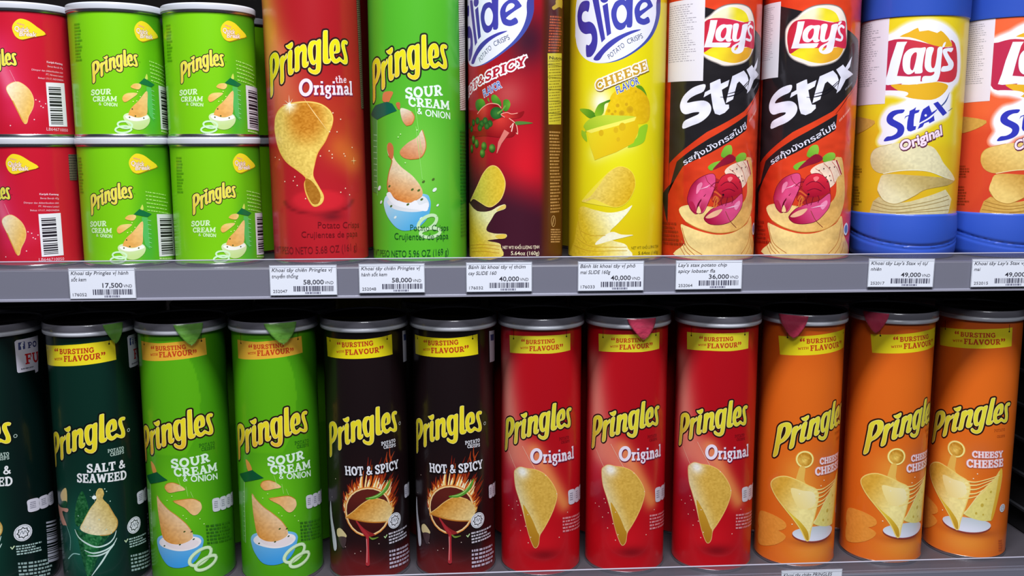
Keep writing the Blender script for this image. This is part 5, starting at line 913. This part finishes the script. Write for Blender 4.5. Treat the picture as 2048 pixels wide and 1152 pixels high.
def small_art(kind):
    A = Art(33.5)
    box = [(23.1,25)][0]
    if kind == 'green':
        def bgf(u, v):
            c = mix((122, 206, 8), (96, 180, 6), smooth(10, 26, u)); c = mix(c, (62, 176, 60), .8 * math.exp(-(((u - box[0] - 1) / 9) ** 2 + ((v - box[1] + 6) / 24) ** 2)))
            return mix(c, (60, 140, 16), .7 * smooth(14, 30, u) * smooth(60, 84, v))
    else:
        h = [(12.79,26.4),(9.74,46.15),(3.59,52.63),(29.38,23.94)][:]
        def bgf(u, v):
            c = mix((204, 18, 44), (226, 40, 90), .8 * glow(u, v, (h[0][0], h[0][1] - 4), (h[2][0], h[2][1] + 12), 12))
            c = mix(c, (244, 130, 160), .6 * glow(u, v, (h[0][0] - 3, h[0][1] + 8), (h[2][0] - 2, h[2][1] + 6), 5))
            return mix(c, (226, 50, 86), .4 * glow(u, v, h[3], (h[3][0] - 8, h[3][1]), 6))
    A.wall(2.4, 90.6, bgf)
    wordmark(A, [(-17.96,39.14),(5.94,63.26),(14.58,51.56)], bot=(236, 204, 60), top=(238, 226, 70), line=(56, 36, 16))
    q = [(13.79,78.67),(15.22,81.93),(17.96,84.42),(20.65,84.94),(25,83.59),(30.15,79.9),(36.07,75.13),(27.22,72.54),(19.78,70.26),(16.17,71.65),(14.29,74.95)]
    A.grown([(p[0] + .4, p[1] - .5) for p in q], .3, (150, 130, 10) if kind == 'green' else (150, 40, 20)); A.poly(q, (244, 216, 28), k=3)
    ink, ol = (250, 226, 206), (150, 70, 60)
    A.text('Quick', [(15.19,76.25),(24.61,75.46),(15.61,79.74)], ink, bold=.03, out=(ol, .035)); A.text('Break', [(18.11,72.71),(29.06,72.94),(18.51,75.88)], ink, bold=.03, out=(ol, .035)); A.greek([(17.33,82.57),(23.71,80.97),(17.01,80.6)], 1, (226, 150, 120), 3)
    A.text('TM', [(15.7,54.72),(16.84,54.58),(15.75,55.61)], (70, 110, 10) if kind == 'green' else (150, 10, 30))
    bc = [(32.84,39.01),(57.39,37.29),(33,6.26)] if kind == 'green' else [(33.49,40.36),(49.33,40.46),(33.55,8.15)]
    d = (bc[1][0] - bc[0][0], bc[1][1] - bc[0][1])
    A.poly([bc[0], bc[1], (bc[2][0] + d[0], bc[2][1] + d[1]), bc[2]], (232, 228, 236), curve=False)
    m = lambda x, y: (bc[0][0] + d[0] * x + (bc[2][0] - bc[0][0]) * y, bc[0][1] + d[1] * x + (bc[2][1] - bc[0][1]) * y)
    A.bars([m(.1, .1), m(.75, .1), m(.1, .95)], 46, (40, 34, 44), 6, across=True)
    if kind == 'green':
        w = (216, 246, 190)
        A.slab('SOUR', [(-20.23,30.38),(-5.06,31.19),(-19.79,34.4)], w, fat=1.15); A.slab('CREAM', [(-18.99,25.86),(-1.46,26.1),(-18.6,29.55)], w, fat=1.15); A.slab('&', [(-14.58,23.24),(-12.37,23.08),(-14.4,25.36)], w); A.text('ONION', [(-10.79,22.9),(-1.38,22.32),(-10.59,25.46)], w, bold=.03)
        A.poly([(20.74,37.45),(24.98,37),(25.55,12.41),(22,16.07),(20.34,25.17)], (84, 190, 90), curve=False)
        for p, q2 in zip([(24.86,34.99),(24.76,31.63),(24.79,28.26),(24.81,24.89),(24.83,21.5),(24.86,18.12),(25,14.72)], [(27.64,34.15),(27.43,30.79),(27.33,27.42),(27.24,24.04),(27.14,20.66),(27.05,17.27),(26.96,13.88)]): A.line([p, q2], .4, (150, 226, 150), cap=False)
        A.poly([(19.77,43.06),(21.64,46.88),(22.17,42.96)], (206, 220, 90)); A.poly([(14.82,39.71),(19.27,43.64),(28.46,39.27),(24.99,37.23)], (14, 112, 60), curve=False)
        for pts in ([(8.76,36.57),(11.17,39.16),(15.53,39.35),(16.46,37.42),(14.03,35.07)], [(2.42,27.84),(3.65,30.81),(7.18,32.4),(13.35,32.21),(9.01,28.47),(4.17,25.59)]): A.poly(pts, speck(lg((240, 176, 80), pts[0], (238, 206, 120), pts[2]), 8))
        A.poly([(2.24,14.72),(5.79,17.76),(17.24,18.06),(21.92,14.72),(20.86,9.95),(16.01,6.11),(10.26,5.75),(5.26,9.07)], lg((240, 246, 232), (0, 26), (196, 222, 140), (0, 8)))
        m2 = [(20.88,34.32),(20.67,25.15),(19.52,16.8),(13.37,14.68),(6.19,15.75),(8.07,21.27),(13.54,26.63)]; A.poly(m2, speck(lg((244, 196, 120), m2[1], (232, 160, 66), m2[4]), 10)); A.poly([(3.54,15.25),(6.72,15.95),(12.82,14.15),(19.49,16.24),(20.77,13.9),(12.69,11.92),(6.52,12.61)], (246, 246, 236))
        for p in [(8.86,20.68),(10.83,15.58),(6.64,14.62),(17.01,14.15)]: A.disc(p, .6, (70, 90, 30), n=8)
        r = [(3.17,9.12),(1.9,5.78)]; A.ring(r[0], 5, 2.5, 1.3, (206, 244, 196), -.1); A.ring(r[1], 5.6, 2.4, 1.3, (206, 244, 196), .1)
        A.greek([(24.51,57.32),(49.2,52.82),(25.2,40.57)], 6, (176, 232, 110), 4, fill=.3); A.greek([(-32.41,82.79),(-23.9,82.85),(-33.62,55.01)], 12, (80, 160, 6), 4); A.greek([(32.97,5.8),(48.16,4.09),(33.1,3.73)], 1, (200, 230, 150), 2)
        sparkle(A, [(13.42,33.54),(15.29,29.9),(12.51,26.68),(9.9,26.22)], .4, (246, 250, 160))
    else:
        chip = [(6.78,34.58),(9.24,38.25),(15.08,39.83),(21.14,35.18),(23.92,28.52),(23.23,21.91),(19.84,15.33),(18.42,10.68),(16.69,10.69),(14.25,16.46),(10.38,26.37)]; A.grown(crom(chip, True, 4), .4, (246, 190, 120))
        A.poly(chip, speck(lg((250, 236, 206), chip[0], (234, 182, 84), chip[4]), 12, .9)); A.curve(chip[8:], .8, (226, 160, 60)); sparkle(A, [(28.81,22.85),(30.23,21.91),(28.05,26.2),(32.2,24.71),(25.64,27.38),(23.6,13.03),(7.39,8.57)], .45, (255, 210, 220))
        A.line([(9.95,48.34),(13.83,38.51)], [.2, .8, .2], (250, 170, 190), cap=False)
        w = (240, 190, 206)
        A.text('Keripik Kentang', [(35.27,54.61),(48.73,53.89),(35.36,55.92)], w, bold=.03); A.text('Berat Bersih 47g', [(35.65,51.52),(48.72,50.77),(35.74,52.84)], w); A.text('Diimpor dan didistribusikan oleh', [(24.37,48.51),(48.47,47.44),(24.46,49.82)], w); A.text('PT. Nirwana Lestari', [(34.04,45.52),(48.48,44.65),(34.13,46.84)], w); A.text('Bekasi 17117, INDONESIA', [(28.33,42.73),(48.5,41.86),(28.42,44.04)], w)
        A.text('LB646710050', [(31.45,5.14),(49.38,4.37),(31.6,7.37)], w); p = [(60.16,84.39),(72.4,84.27),(69.43,64.48),(59.75,64.83)]; A.poly(p, (120, 110, 90), curve=False); A.greek([p[0], p[1], p[3]], 10, (70, 60, 60), 3)
    return A

# ------------------------------------------------------------------ the shelving
ZU = 0.2535                      # top face of the upper shelf board
X0, X1, YF, YB = -0.85, 0.95, 0.7105, 1.16

def shelf(name, label, z, lip=0.006):
    t = tag(empty(name, (0, YF, z)), label, 'shelf', 'gondola shelf boards')
    link('board', box_mesh('board', X0, X1, 0.006, YB - YF, -0.018, 0.0), t, M_SHELF)
    rail = [(0.006, 0.0), (0.0012, 0.0), (0.0, -0.0012), (0.0, -0.0215), (-0.0012, -0.0222), (-0.0012, -0.0232), (0.006, -0.0232)]
    link('price_rail', extrude_x('price_rail', rail, X0, X1), t, M_RAIL)
    link('rail_edge', extrude_x('rail_edge', [(-0.0016, -0.0224), (-0.0016, -0.0234), (0.006, -0.0234), (0.006, -0.02325), (-0.0013, -0.02325), (-0.0013, -0.0224)], X0, X1), t, M_EDGE)
    link('clear_lip', box_mesh('clear_lip', X0, X1, -0.0006, 0.0006, 0.0002, lip), t, M_CLEAR)
    link('lip_edge', extrude_x('lip_edge', [(-0.0007, lip), (0.0007, lip), (0.0007, lip + 0.0004), (0.0003, lip + 0.0007), (-0.0003, lip + 0.0007), (-0.0007, lip + 0.0004)], X0, X1), t, M_EDGE)
    return t
shelf('shelf', 'grey shelf board under the upper row, with price rail and clear lip', ZU)
shelf('shelf', 'grey shelf board under the lower row, its rail cut by the frame bottom', -0.004, 0.0102)
shelf('shelf', 'grey shelf board overhead, just above the picture', 0.585)

tag(link('wall_back', box_mesh('wall_back', X0, X1, YB + 0.002, YB + 0.012, -0.06, 0.95), None, M_BACK), kind='structure')
# wire end panel at the right
w = tag(empty('wire_divider', (0.506, 0.72, -0.004)), 'dark wire end panel beside the rightmost orange can', 'shelf divider')
link('panel', box_mesh('panel', 0.004, 0.007, 0.0, 0.42, 0.001, 0.228), w, M_DARK)
for i in range(7): link('wire', box_mesh('wire', 0.0, 0.0035, 0.0, 0.42, 0.022 + i * 0.031, 0.0242 + i * 0.031), w, M_WIRE)
for i in range(5): link('upright', box_mesh('upright', 0.0006, 0.004, 0.01 + i * 0.098, 0.0125 + i * 0.098, 0.001, 0.228), w, M_WIRE)

# ------------------------------------------------------------------ cans
LID = lathe('lid', [(33.4, 201.4), (34.9, 201.2), (35.3, 201.8), (35.35, 203.4), (35.0, 204.0), (35.25, 204.7), (35.3, 208.4), (35.0, 209.6), (34.6, 210.0), (34.2, 209.9), (34.0, 209.2), (33.95, 208.6), (33.6, 208.4)], caps=False); LID.materials.append(M_RIM); LID.materials.append(M_LIDTOP)
for p in LID.polygons: p.material_index = 1 if p.center.z > 0.2046 else 0
WINDOW = lathe('window', [(33.7, 207.4), (33.7, 208.5), (31.5, 208.5), (31.0, 208.2), (0.05, 208.2)], caps=False); WINDOW.materials.append(M_FOIL)
FOOT = lathe('bottom_rim', [(30.5, -3.4), (32.6, -4.0), (33.5, -3.6), (33.6, -2.4), (33.3, -1.6), (32.9, -1.4), (32.0, -1.4)], caps=True); FOOT.materials.append(M_METAL)

def build_can(label, body, lid, window, foot, group, name='crisps_can'):
    t = tag(empty(name, (0, 0, 0)), label, 'can', group)
    link('body', body, t); link('lid', lid, t)
    if window: link('lid_window', window, t)
    if foot: link('bottom_rim', foot, t)
    return t
def copy_thing(src, label, group=None):
    t = src.copy(); COL.objects.link(t); t['label'] = label
    if group: t['group'] = group
    for ch in list(src.children):
        c = ch.copy(); COL.objects.link(c); c.parent = t
        for g in list(ch.children):
            d = g.copy(); COL.objects.link(d); d.parent = c
    return t
def put(t, at, dz=0.0, tilt=0.0):
    t.location = (at[0], at[1], at[2] + dz); t.rotation_euler = (0, tilt, at[3]); return t

FR = 'tall cans in the front of the lower shelf'
BK = 'tall cans standing behind on the lower shelf'
arts = {}
for key, fn in (('weed', art_weed), ('sour', art_sour), ('hot', art_hot), ('orig', art_orig), ('cheese', art_cheese)): arts[key] = fn().mesh('body', M_PRINT)
proto = {}
LOWER = [
 ('weed', (-0.3629,0.7520,0.0000,-0.379), 'dark green tall can cut off by the left edge, showing a white square badge'),
 ('weed', (-0.2884,0.7523,0.0000,0.000), 'dark green tall can lettered SALT & SEAWEED, standing whole'),
 ('sour', (-0.2188,0.7540,0.0000,-0.050), 'green tall SOUR CREAM & ONION can on the lower shelf, beside the dark green one'),
 ('sour', (-0.1463,0.7545,0.0000,0.000), 'green tall SOUR CREAM & ONION can on the lower shelf, beside the black one'),
 ('hot', (-0.0739,0.7540,0.0000,0.176), 'black tall HOT & SPICY can standing next to a green can'),
 ('hot', (-0.0022,0.7537,0.0000,0.000), 'black tall HOT & SPICY can standing next to a red can'),
 ('orig', (0.0693,0.7535,0.0000,0.000), 'red tall lower-shelf Original can standing next to a black can'),
 ('orig', (0.1407,0.7540,0.0000,0.002), 'red tall lower-shelf Original can with a pink film tab, between two red cans'),
 ('orig', (0.2153,0.7525,0.0000,-0.130), 'red tall lower-shelf Original can standing next to an orange can'),
 ('cheese', (0.2886,0.7552,0.0000,0.667), 'orange tall CHEESY CHEESE can standing next to a red can'),
 ('cheese', (0.3658,0.7570,0.0000,0.680), 'orange tall CHEESY CHEESE can in the middle of the three orange ones'),
 ('cheese', (0.4439,0.7620,0.0000,0.000), 'orange tall CHEESY CHEESE can at the right end beside the wire panel'),
]
front = []
for key, at, label in LOWER:
    if key not in proto: t = proto[key] = build_can(label, arts[key], LID, WINDOW, FOOT, FR)
    else: t = copy_thing(proto[key], label, FR)
    front.append(put(t, at))

def film_tab(can, u0, w, drop, m):
    """loose tongue of sealing film hanging over the lid's edge; a part of its can, u in mm round the lid"""
    V, F = [], []; n, k = 10, 12
    for j in range(k + 1):
        s = j / k
        for i in range(n + 1):
            x = (i / n - .5) * w * (1 - s ** 1.5 * .74); a = (u0 + x + s * w * .06) / 35.6
            r = 35.75 + .7 * math.sin(s * 2.6) * (1 - .4 * math.cos(i / n * 7 + s * 3))
            z = 209.5 - s * drop * (1 - .12 * abs(i / n - .5) * 2)
            V.append((r * math.sin(a) / 1000, -r * math.cos(a) / 1000, z / 1000))
    for j in range(k):
        for i in range(n): q = j * (n + 1) + i; F.append((q, q + 1, q + n + 2, q + n + 1))
    o = link('film_tab', mesh('film_tab', V, F, True), can, m); md = o.modifiers.new('thickness', 'SOLIDIFY'); md.thickness = 0.00012
    return o
film_tab(front[2], 17, 22, 17, M_TAB_G); film_tab(front[3], 12, 25, 17, M_TAB_G); film_tab(front[1], 29, 16, 16, M_TAB_G)
film_tab(front[7], 5, 24, 17, M_TAB_R); film_tab(front[9], -45, 24, 19, M_TAB_R); film_tab(front[10], -54, 22, 17, M_TAB_R)

ordinal = ['first', 'second', 'third', 'fourth', 'fifth', 'sixth', 'seventh', 'eighth', 'ninth', 'tenth', 'eleventh', 'twelfth']
behind = ['the cut-off dark green can', 'the whole dark green can', 'the green can beside the dark green one', 'the green can beside the black one', None, 'the second black can', 'the first red can', 'the red can with the pink tab', 'the third red can', 'the first orange can', 'the middle orange can', 'the last orange can']
keys = [l[0] for l in LOWER]
BX = [-0.362, -0.289, -0.2130, -0.1410, None, -0.0130, 0.0640, 0.1370, 0.2080, 0.2800, 0.3560, 0.4400]
for row in (1,):
    for i, x in enumerate(BX):
        if x is None: continue
        where = 'second row, behind'
        t = copy_thing(proto[keys[i]], 'dark-lidded can in shade, %s %s' % (where, behind[i]), BK)
        for ch in list(t.children):
            if ch.name.startswith('film_tab'): bpy.data.objects.remove(ch)
        put(t, (x * (1 + .015 * (row - 1)), 0.8285 + 0.0735 * (row - 1), 0, math.pi))

# yellow pouch far back in the gap
def pouch(x, y, label):
    n, k = 24, 16; V, F = [], []
    for j in range(k + 1):
        s = j / k; z = s * 0.232; th = 0.026 * (math.sin(math.pi * min(max(s, .02), .98)) ** .5)
        for i in range(n):
            a = 2 * math.pi * i / n
            V.append(((0.062 + .004 * math.sin(9 * s)) * math.cos(a) * (1 - .05 * math.sin(math.pi * s)), th * math.sin(a) * (1 + .12 * math.sin(5 * a + 7 * s)), z))
    for j in range(k):
        for i in range(n): F.append((j * n + i, j * n + (i + 1) % n, (j + 1) * n + (i + 1) % n, (j + 1) * n + i))
    F += [tuple(range(n))[::-1], tuple(k * n + i for i in range(n))]
    t = tag(empty('crisps_pouch', (x, y, 0)), label, 'pouch')
    link('pouch_body', mesh('pouch_body', V, F, True), t, mat('yellow_foil_film', (206, 190, 20), 0.25, coat=0.4, bump=(60, .6, .004)))
    link('top_seal', box_mesh('top_seal', -0.06, 0.06, -0.0008, 0.0008, 0.229, 0.2345), t, mat('yellow_seal', (226, 206, 40), 0.3))
    return t
pouch(-0.062, 0.935, 'yellow foil pouch seen in the gap between black lids, far back')

# small cans, stacked in twos
SM_LID = lathe('small_lid', [(33.4, 92.0), (34.3, 91.8), (34.7, 92.3), (34.75, 95.6), (34.4, 96.6), (34.0, 96.9), (33.5, 96.6), (33.2, 95.2), (0.05, 95.2)], caps=False); SM_LID.materials.append(M_RIM)
SM_TOP = lathe('top_rim', [(33.0, 90.2), (34.0, 90.3), (34.3, 90.8), (34.3, 91.6), (33.4, 92.0)], caps=False); SM_TOP.materials.append(M_METAL)
SM_FOOT = lathe('small_foot', [(32.0, 0.5), (33.6, 0.0), (34.2, 0.5), (34.2, 1.6), (33.8, 2.4), (33.3, 2.6), (32.0, 2.6)], caps=True); SM_FOOT.materials.append(M_METAL)
SG = 'small stacked cans on the upper shelf'
gb = small_art('green').mesh('body', M_PRINT); rb = small_art('red').mesh('body', M_PRINT)
def small(body, label):
    t = build_can(label, body, SM_LID, None, SM_FOOT, SG); link('top_rim', SM_TOP, t); return t
sg = put(small(gb, 'small green can at the bottom of its stack, beside the small red cans'), (-0.2556,0.7555,0.2535,0.000))
sr = put(small(rb, 'small red can cut by the left edge, lower one of its stack'), (-0.3255,0.7555,0.2535,-0.549))
put(copy_thing(sr, 'small red can cut by the left edge, upper one of its stack'), (-0.3255,0.7555,0.3505,-0.190))
put(copy_thing(sg, 'small green can on top of its stack, beside the small red cans'), (-0.2556,0.7555,0.3505,0.287))
put(copy_thing(sg, 'small green can at the bottom of its stack, beside the tall red can'), (-0.1860,0.7555,0.2535,0.205))
put(copy_thing(sg, 'small green can on top of its stack, beside the tall red can'), (-0.1860,0.7555,0.3505,0.071))
for src, x, nm in ((sr, -0.3262, 'the small red stack'), (sg, -0.2560, 'the green stack beside the small red cans'), (sg, -0.1858, 'the green stack beside the tall red can')):
    for k in (0, 1): put(copy_thing(src, 'small shaded can behind %s, %s' % (nm, ('lower', 'upper')[k]), 'small cans behind the front stacks'), (x, 0.8290, ZU + 0.097 * k, math.pi))

def tall(art, R, H, m, label, at, lidcol=None, tilt=0.0):
    lid = lathe('tall_lid', [(R - .2, H - 1), (R + .1, H - 1), (R + .2, H), (R + .2, H + 10), (R - .4, H + 11.5), (R - 1, H + 11), (R - 1.5, H + 9), (0.05, H + 9)], caps=False); lid.materials.append(M_RIM)
    foot = lathe('tall_foot', [(R - 2, 0.5), (R - .3, 0.0), (R + .35, 0.4), (R + .4, 1.6), (R + .1, 2.5), (R - 1, 2.8)], caps=True); foot.materials.append(M_METAL)
    t = build_can(label, art.mesh('body', m), lid, None, foot, 'tall cans on the upper shelf'); put(t, at, tilt=tilt); return t
UP = []
UP.append(tall(art_tall_orig(), 37.0, 252, M_PRINT, 'tall red can lettered the Original on the upper shelf', (-0.1066,0.7590,0.2535,0.000), tilt=-0.010))
UP.append(tall(art_tall_sour(), 37.4, 252, M_PRINT, 'tall green SOUR CREAM & ONION can on the upper shelf', (-0.0281,0.7594,0.2535,0.000)))
UP.append(tall(art_slide_red(), 37.6, 240, M_PRINT, 'dark red HOT & SPICY FLAVOR can with blue lettering and chillies', (0.0492,0.7596,0.2535,0.000)))
UP.append(tall(art_slide_yellow(), 38.0, 240, M_PRINT, 'yellow CHEESE FLAVOR can with a blue-lettered white oval', (0.1302,0.7600,0.2535,0.000)))

def lid_dome(R, H):
    me = lathe('dome', [(R - .6, H - .5), (R - .3, H), (R - .3, H + 8), (R - .8, H + 10), (R - 2, H + 11), (.05, H + 11)], caps=False); me.materials.append(M_DARK); return me
LB_R = 37.6
lb_body = art_lobster().mesh('body', M_FILM)
lb_foot = lathe('film_foot', [(LB_R - 3, 0.2), (LB_R - 1.2, 0.0), (LB_R - .3, .6), (LB_R, 1.4)], caps=True); lb_foot.materials.append(mat('orange_film', (206, 50, 24), 0.3))
l2 = put(build_can('black and orange lobster-picture can standing next to the blue-capped yellow tub', lb_body, lid_dome(LB_R, 236), None, lb_foot, 'lobster cans'), (0.2853,0.7596,0.2535,0.000))
l1 = put(copy_thing(l2, 'black and orange lobster-picture can standing next to the yellow CHEESE can'), (0.2060,0.7593,0.2535,0.300))

def sticker(can, R, u0, u1, z0, z1, rows, skew, tint=(222, 216, 226)):
    """paper import label pasted on a can; a part of that can"""
    A = Art(R); A.k = 30
    P = [(u0, z1), (u1, z1), (u1, z0 + skew), (u1 - .6, z0 + skew), (u0, z0)]
    A.poly(P, tint, curve=False)
    A.greek([(u0 + 1, z1 - 3), (u1 - 6, z1 - 3), (u0 + 1, z0 + 14)], rows + 6, (158, 152, 166), int(R * 10 + u0) % 97, fill=.36)
    me = A.mesh('import_sticker', M_PAPER); o = link('import_sticker', me, can); o.rotation_euler = (0, 0, -can.rotation_euler[2]); return o
def su(c): return c
q1 = [(-62.72,139.48),(-27.4,138.93),(-24.09,198.5)]; q2 = [(-70.76,142.09),(-37.77,142.67),(-39.02,201.31)]
yw = lambda t, R: t.rotation_euler[2] * R
sticker(l1, LB_R, q1[0][0] + yw(l1, LB_R), q1[1][0] + yw(l1, LB_R), q1[0][1], 200, 20, q1[1][1] - q1[0][1])
sticker(l2, LB_R, q2[1][0] - 24, q2[1][0], q2[0][1], 200, 22, q2[1][1] - q2[0][1])

# wide tubs with blue plastic cap and foot
def tub(art, label, at):
    R = 41.2; n, k = 128, 26; V, F = [], []
    prof = [(37.5, 0), (39.6, .8), (40.6, 3)] + [(40.9 + .9 * math.sin(math.pi * (z - 3) / 33), z) for z in range(5, 35, 1)] + [(41.0, 35.2), (40.2, 36.2)]
    for r, z in prof:
        for i in range(n):
            a = 2 * math.pi * i / n; a2 = a if a < math.pi else a - 2 * math.pi
            g = 0.0
            for z0, dep in ((11.0, .9), (8.2, .6)):
                g += dep * math.exp(-((z - (z0 + 7.0 * (1 - math.cos(1.25 * (a2 + .1))))) / 1.0) ** 2)
            V.append(((r - g) * math.sin(a) / 1000, -(r - g) * math.cos(a) / 1000, z / 1000))
    m = len(prof)
    for j in range(m - 1):
        for i in range(n): F.append((j * n + i, j * n + (i + 1) % n, (j + 1) * n + (i + 1) % n, (j + 1) * n + i))
    F += [tuple(range(n))[::-1], tuple((m - 1) * n + i for i in range(n))]
    foot = mesh('foot_cup', V, F, True); foot.set_sharp_from_angle(angle=R_(40)); foot.materials.append(M_BLUE)
    cap = lathe('cap', [(40.3, 187.8), (41.0, 188.4), (41.2, 190), (41.5, 206), (41.8, 208), (41.9, 212), (41.9, 226), (41.0, 229), (.05, 229)], caps=False); cap.materials.append(M_BLUE)
    t = tag(empty('crisps_tub', (0, 0, 0)), label, 'can', 'blue-capped tubs')
    link('body', art.mesh('body', M_PRINT), t); link('foot_cup', foot, t); link('cap', cap, t)
    return put(t, at)
t1 = tub(stax_art('Original', (228, 202, 24), (222, 170, 24), ((226, 216, 172), (190, 164, 96))), 'yellow tub with blue cap and foot, lettered Original', (0.3718,0.7630,0.2535,0.000))
t2 = tub(stax_art('Cheddar', (236, 96, 52), (214, 62, 36), ((232, 196, 110), (196, 140, 50))), 'orange-red tub with blue cap and foot, cut off by the right edge', (0.4560,0.7630,0.2535,0.191))
q1 = [(-81,121.94),(-34.14,122.36),(-80.95,193.66),(-39.45,190.27)]; q2 = [(-69.75,123.86),(-43.04,124.64),(-69.96,193.53),(-43.74,192.73)]
sticker(t1, 40.4, q1[0][0], (q1[1][0] + q1[3][0]) / 2, q1[0][1], 188.4, 22, q1[1][1] - q1[0][1], (222, 212, 226))
y2 = yw(t2, 40.4); sticker(t2, 40.4, q2[0][0] + y2, (q2[1][0] + q2[3][0]) / 2 + y2, q2[0][1], 188.4, 22, q2[1][1] - q2[0][1], (222, 212, 226))
UP += [l1, l2, t1, t2]
UPN = ['the tall red can', 'the tall green can', 'the dark red chilli can', 'the yellow cheese can', 'the lobster can beside the yellow one', 'the lobster can beside the tub', 'the yellow tub', 'the orange-red tub']
for t, nm in zip(UP, UPN):
    c = copy_thing(t, 'shaded container right behind %s' % nm, 'second row on the upper shelf'); c.location.y += 0.086; c.rotation_euler = (0, 0, math.pi)

# ------------------------------------------------------------------ price tags on the rails
def price_tag(rect, l1, l2, price, code, label, tilt=0.0):
    x0, x1, z0, z1 = rect; w, h = (x1 - x0) * 1000, (z1 - z0) * 1000
    t = tag(empty('price_tag', ((x0 + x1) / 2, YF - 0.0019, (z0 + z1) / 2)), label, 'price tag', 'price tags on the shelf rails'); t.rotation_euler = (0, tilt, 0)
    link('card', box_mesh('card', -w / 2000, w / 2000, 0.0, 0.0004, -h / 2000, h / 2000), t, mat('white_card', (232, 236, 250), 0.5))
    A = Art(1000); A.flat = True; ink = (52, 52, 66)
    X = lambda f: (f - .5) * w
    Y = lambda f: (.5 - f) * h
    fr = lambda x, y, xe, ch: [(X(x), Y(y)), (X(xe), Y(y)), (X(x), Y(y - ch))]
    for a, b in (((.005, .01), (.995, .01)), ((.005, .99), (.995, .99))): A.line([(X(a[0]), Y(a[1])), (X(b[0]), Y(b[1]))], .22, (60, 66, 90), cap=False)
    A.line([(X(.005), Y(.01)), (X(.005), Y(.99))], .22, (60, 66, 90), cap=False); A.line([(X(.995), Y(.01)), (X(.995), Y(.99))], .22, (60, 66, 90), cap=False); A.line([(X(.01), Y(.075)), (X(.99), Y(.075))], .18, (90, 96, 120), cap=False)
    adv = lambda s, k: min(.95, .03 + k * len(s))
    A.text(l1, fr(.035, .215, adv(l1, .0335), .12), ink, shear=.22, bold=.006)
    if l2: A.text(l2, fr(.035, .42, adv(l2, .033), .12), ink, shear=.22, bold=.006)
    if price: A.text(price, fr(.50, .635, .80, .15), (44, 44, 58), bold=.012); A.text('VND', fr(.815, .635, .945, .1), (60, 60, 74))
    if code: A.text(code, fr(.045, .905, .255, .1), ink)
    if code: A.bars([(X(.35), Y(.69)), (X(.96), Y(.69)), (X(.35), Y(.865))], 84, (70, 70, 92), int(code))
    A.greek([(X(.52), Y(.875)), (X(.82), Y(.875)), (X(.52), Y(.95))], 1, (120, 120, 146), 4, fill=.8)
    A.V = [(p[0], p[1] - 0.00002, p[2]) for p in A.V]
    link('print', A.mesh('print', M_PAPER), t)
    return t
price_tag((-0.2855,-0.2374,0.2318,0.2548), 'Khoai tây Pringles vị hành', 'sốt kem', '17,500', '176052', 'white price tag reading 17,500 VND under the small green cans')
price_tag((-0.1390,-0.0890,0.2327,0.2556), 'Khoai tây chiên Pringles vị', 'truyền thống', '58,000', '252047', 'white price tag reading 58,000 VND under the tall red can, code 252047')
price_tag((-0.0726,-0.0232,0.2338,0.2561), 'Khoai tây chiên Pringles vị', 'hành sốt kem', '58,000', '252048', 'white price tag reading 58,000 VND under the tall green can, code 252048')
price_tag((0.0081,0.0582,0.2337,0.2564), 'Bánh lát khoai tây vị thơm', 'cay SLIDE 160', '40,000', '176032', 'white price tag reading 40,000 VND under the dark red chilli can, code 176032')
price_tag((0.0933,0.1442,0.2335,0.2564), 'Bánh lát khoai tây vị phô', 'mai SLIDE 160g', '40,000', '176033', 'white price tag reading 40,000 VND under the yellow cheese can, code 176033')
price_tag((0.1689,0.2208,0.2338,0.2564), "Lay's stax potato chip", 'spicy lobster fla', '36,000', '252064', 'white price tag reading 36,000 VND under the lobster cans')
price_tag((0.3206,0.3733,0.2338,0.2562), "Khoai tây Lay's Stax vị tự", 'nhiên', '49,000', '252017', 'white price tag reading 49,000 VND under the yellow tub, code 252017', tilt=0.012)
price_tag((0.4036,0.4582,0.2331,0.2554), "Khoai tây Lay's Stax vị phô", 'mai', '49,000', '252015', 'white price tag cut by the right edge, code 252015')
price_tag((0.2620,0.3127,-0.0229,0.0013), 'Khoai tây chiên PRINGLES', '', '', '', 'white price tag on the lower rail, cut by the frame bottom')
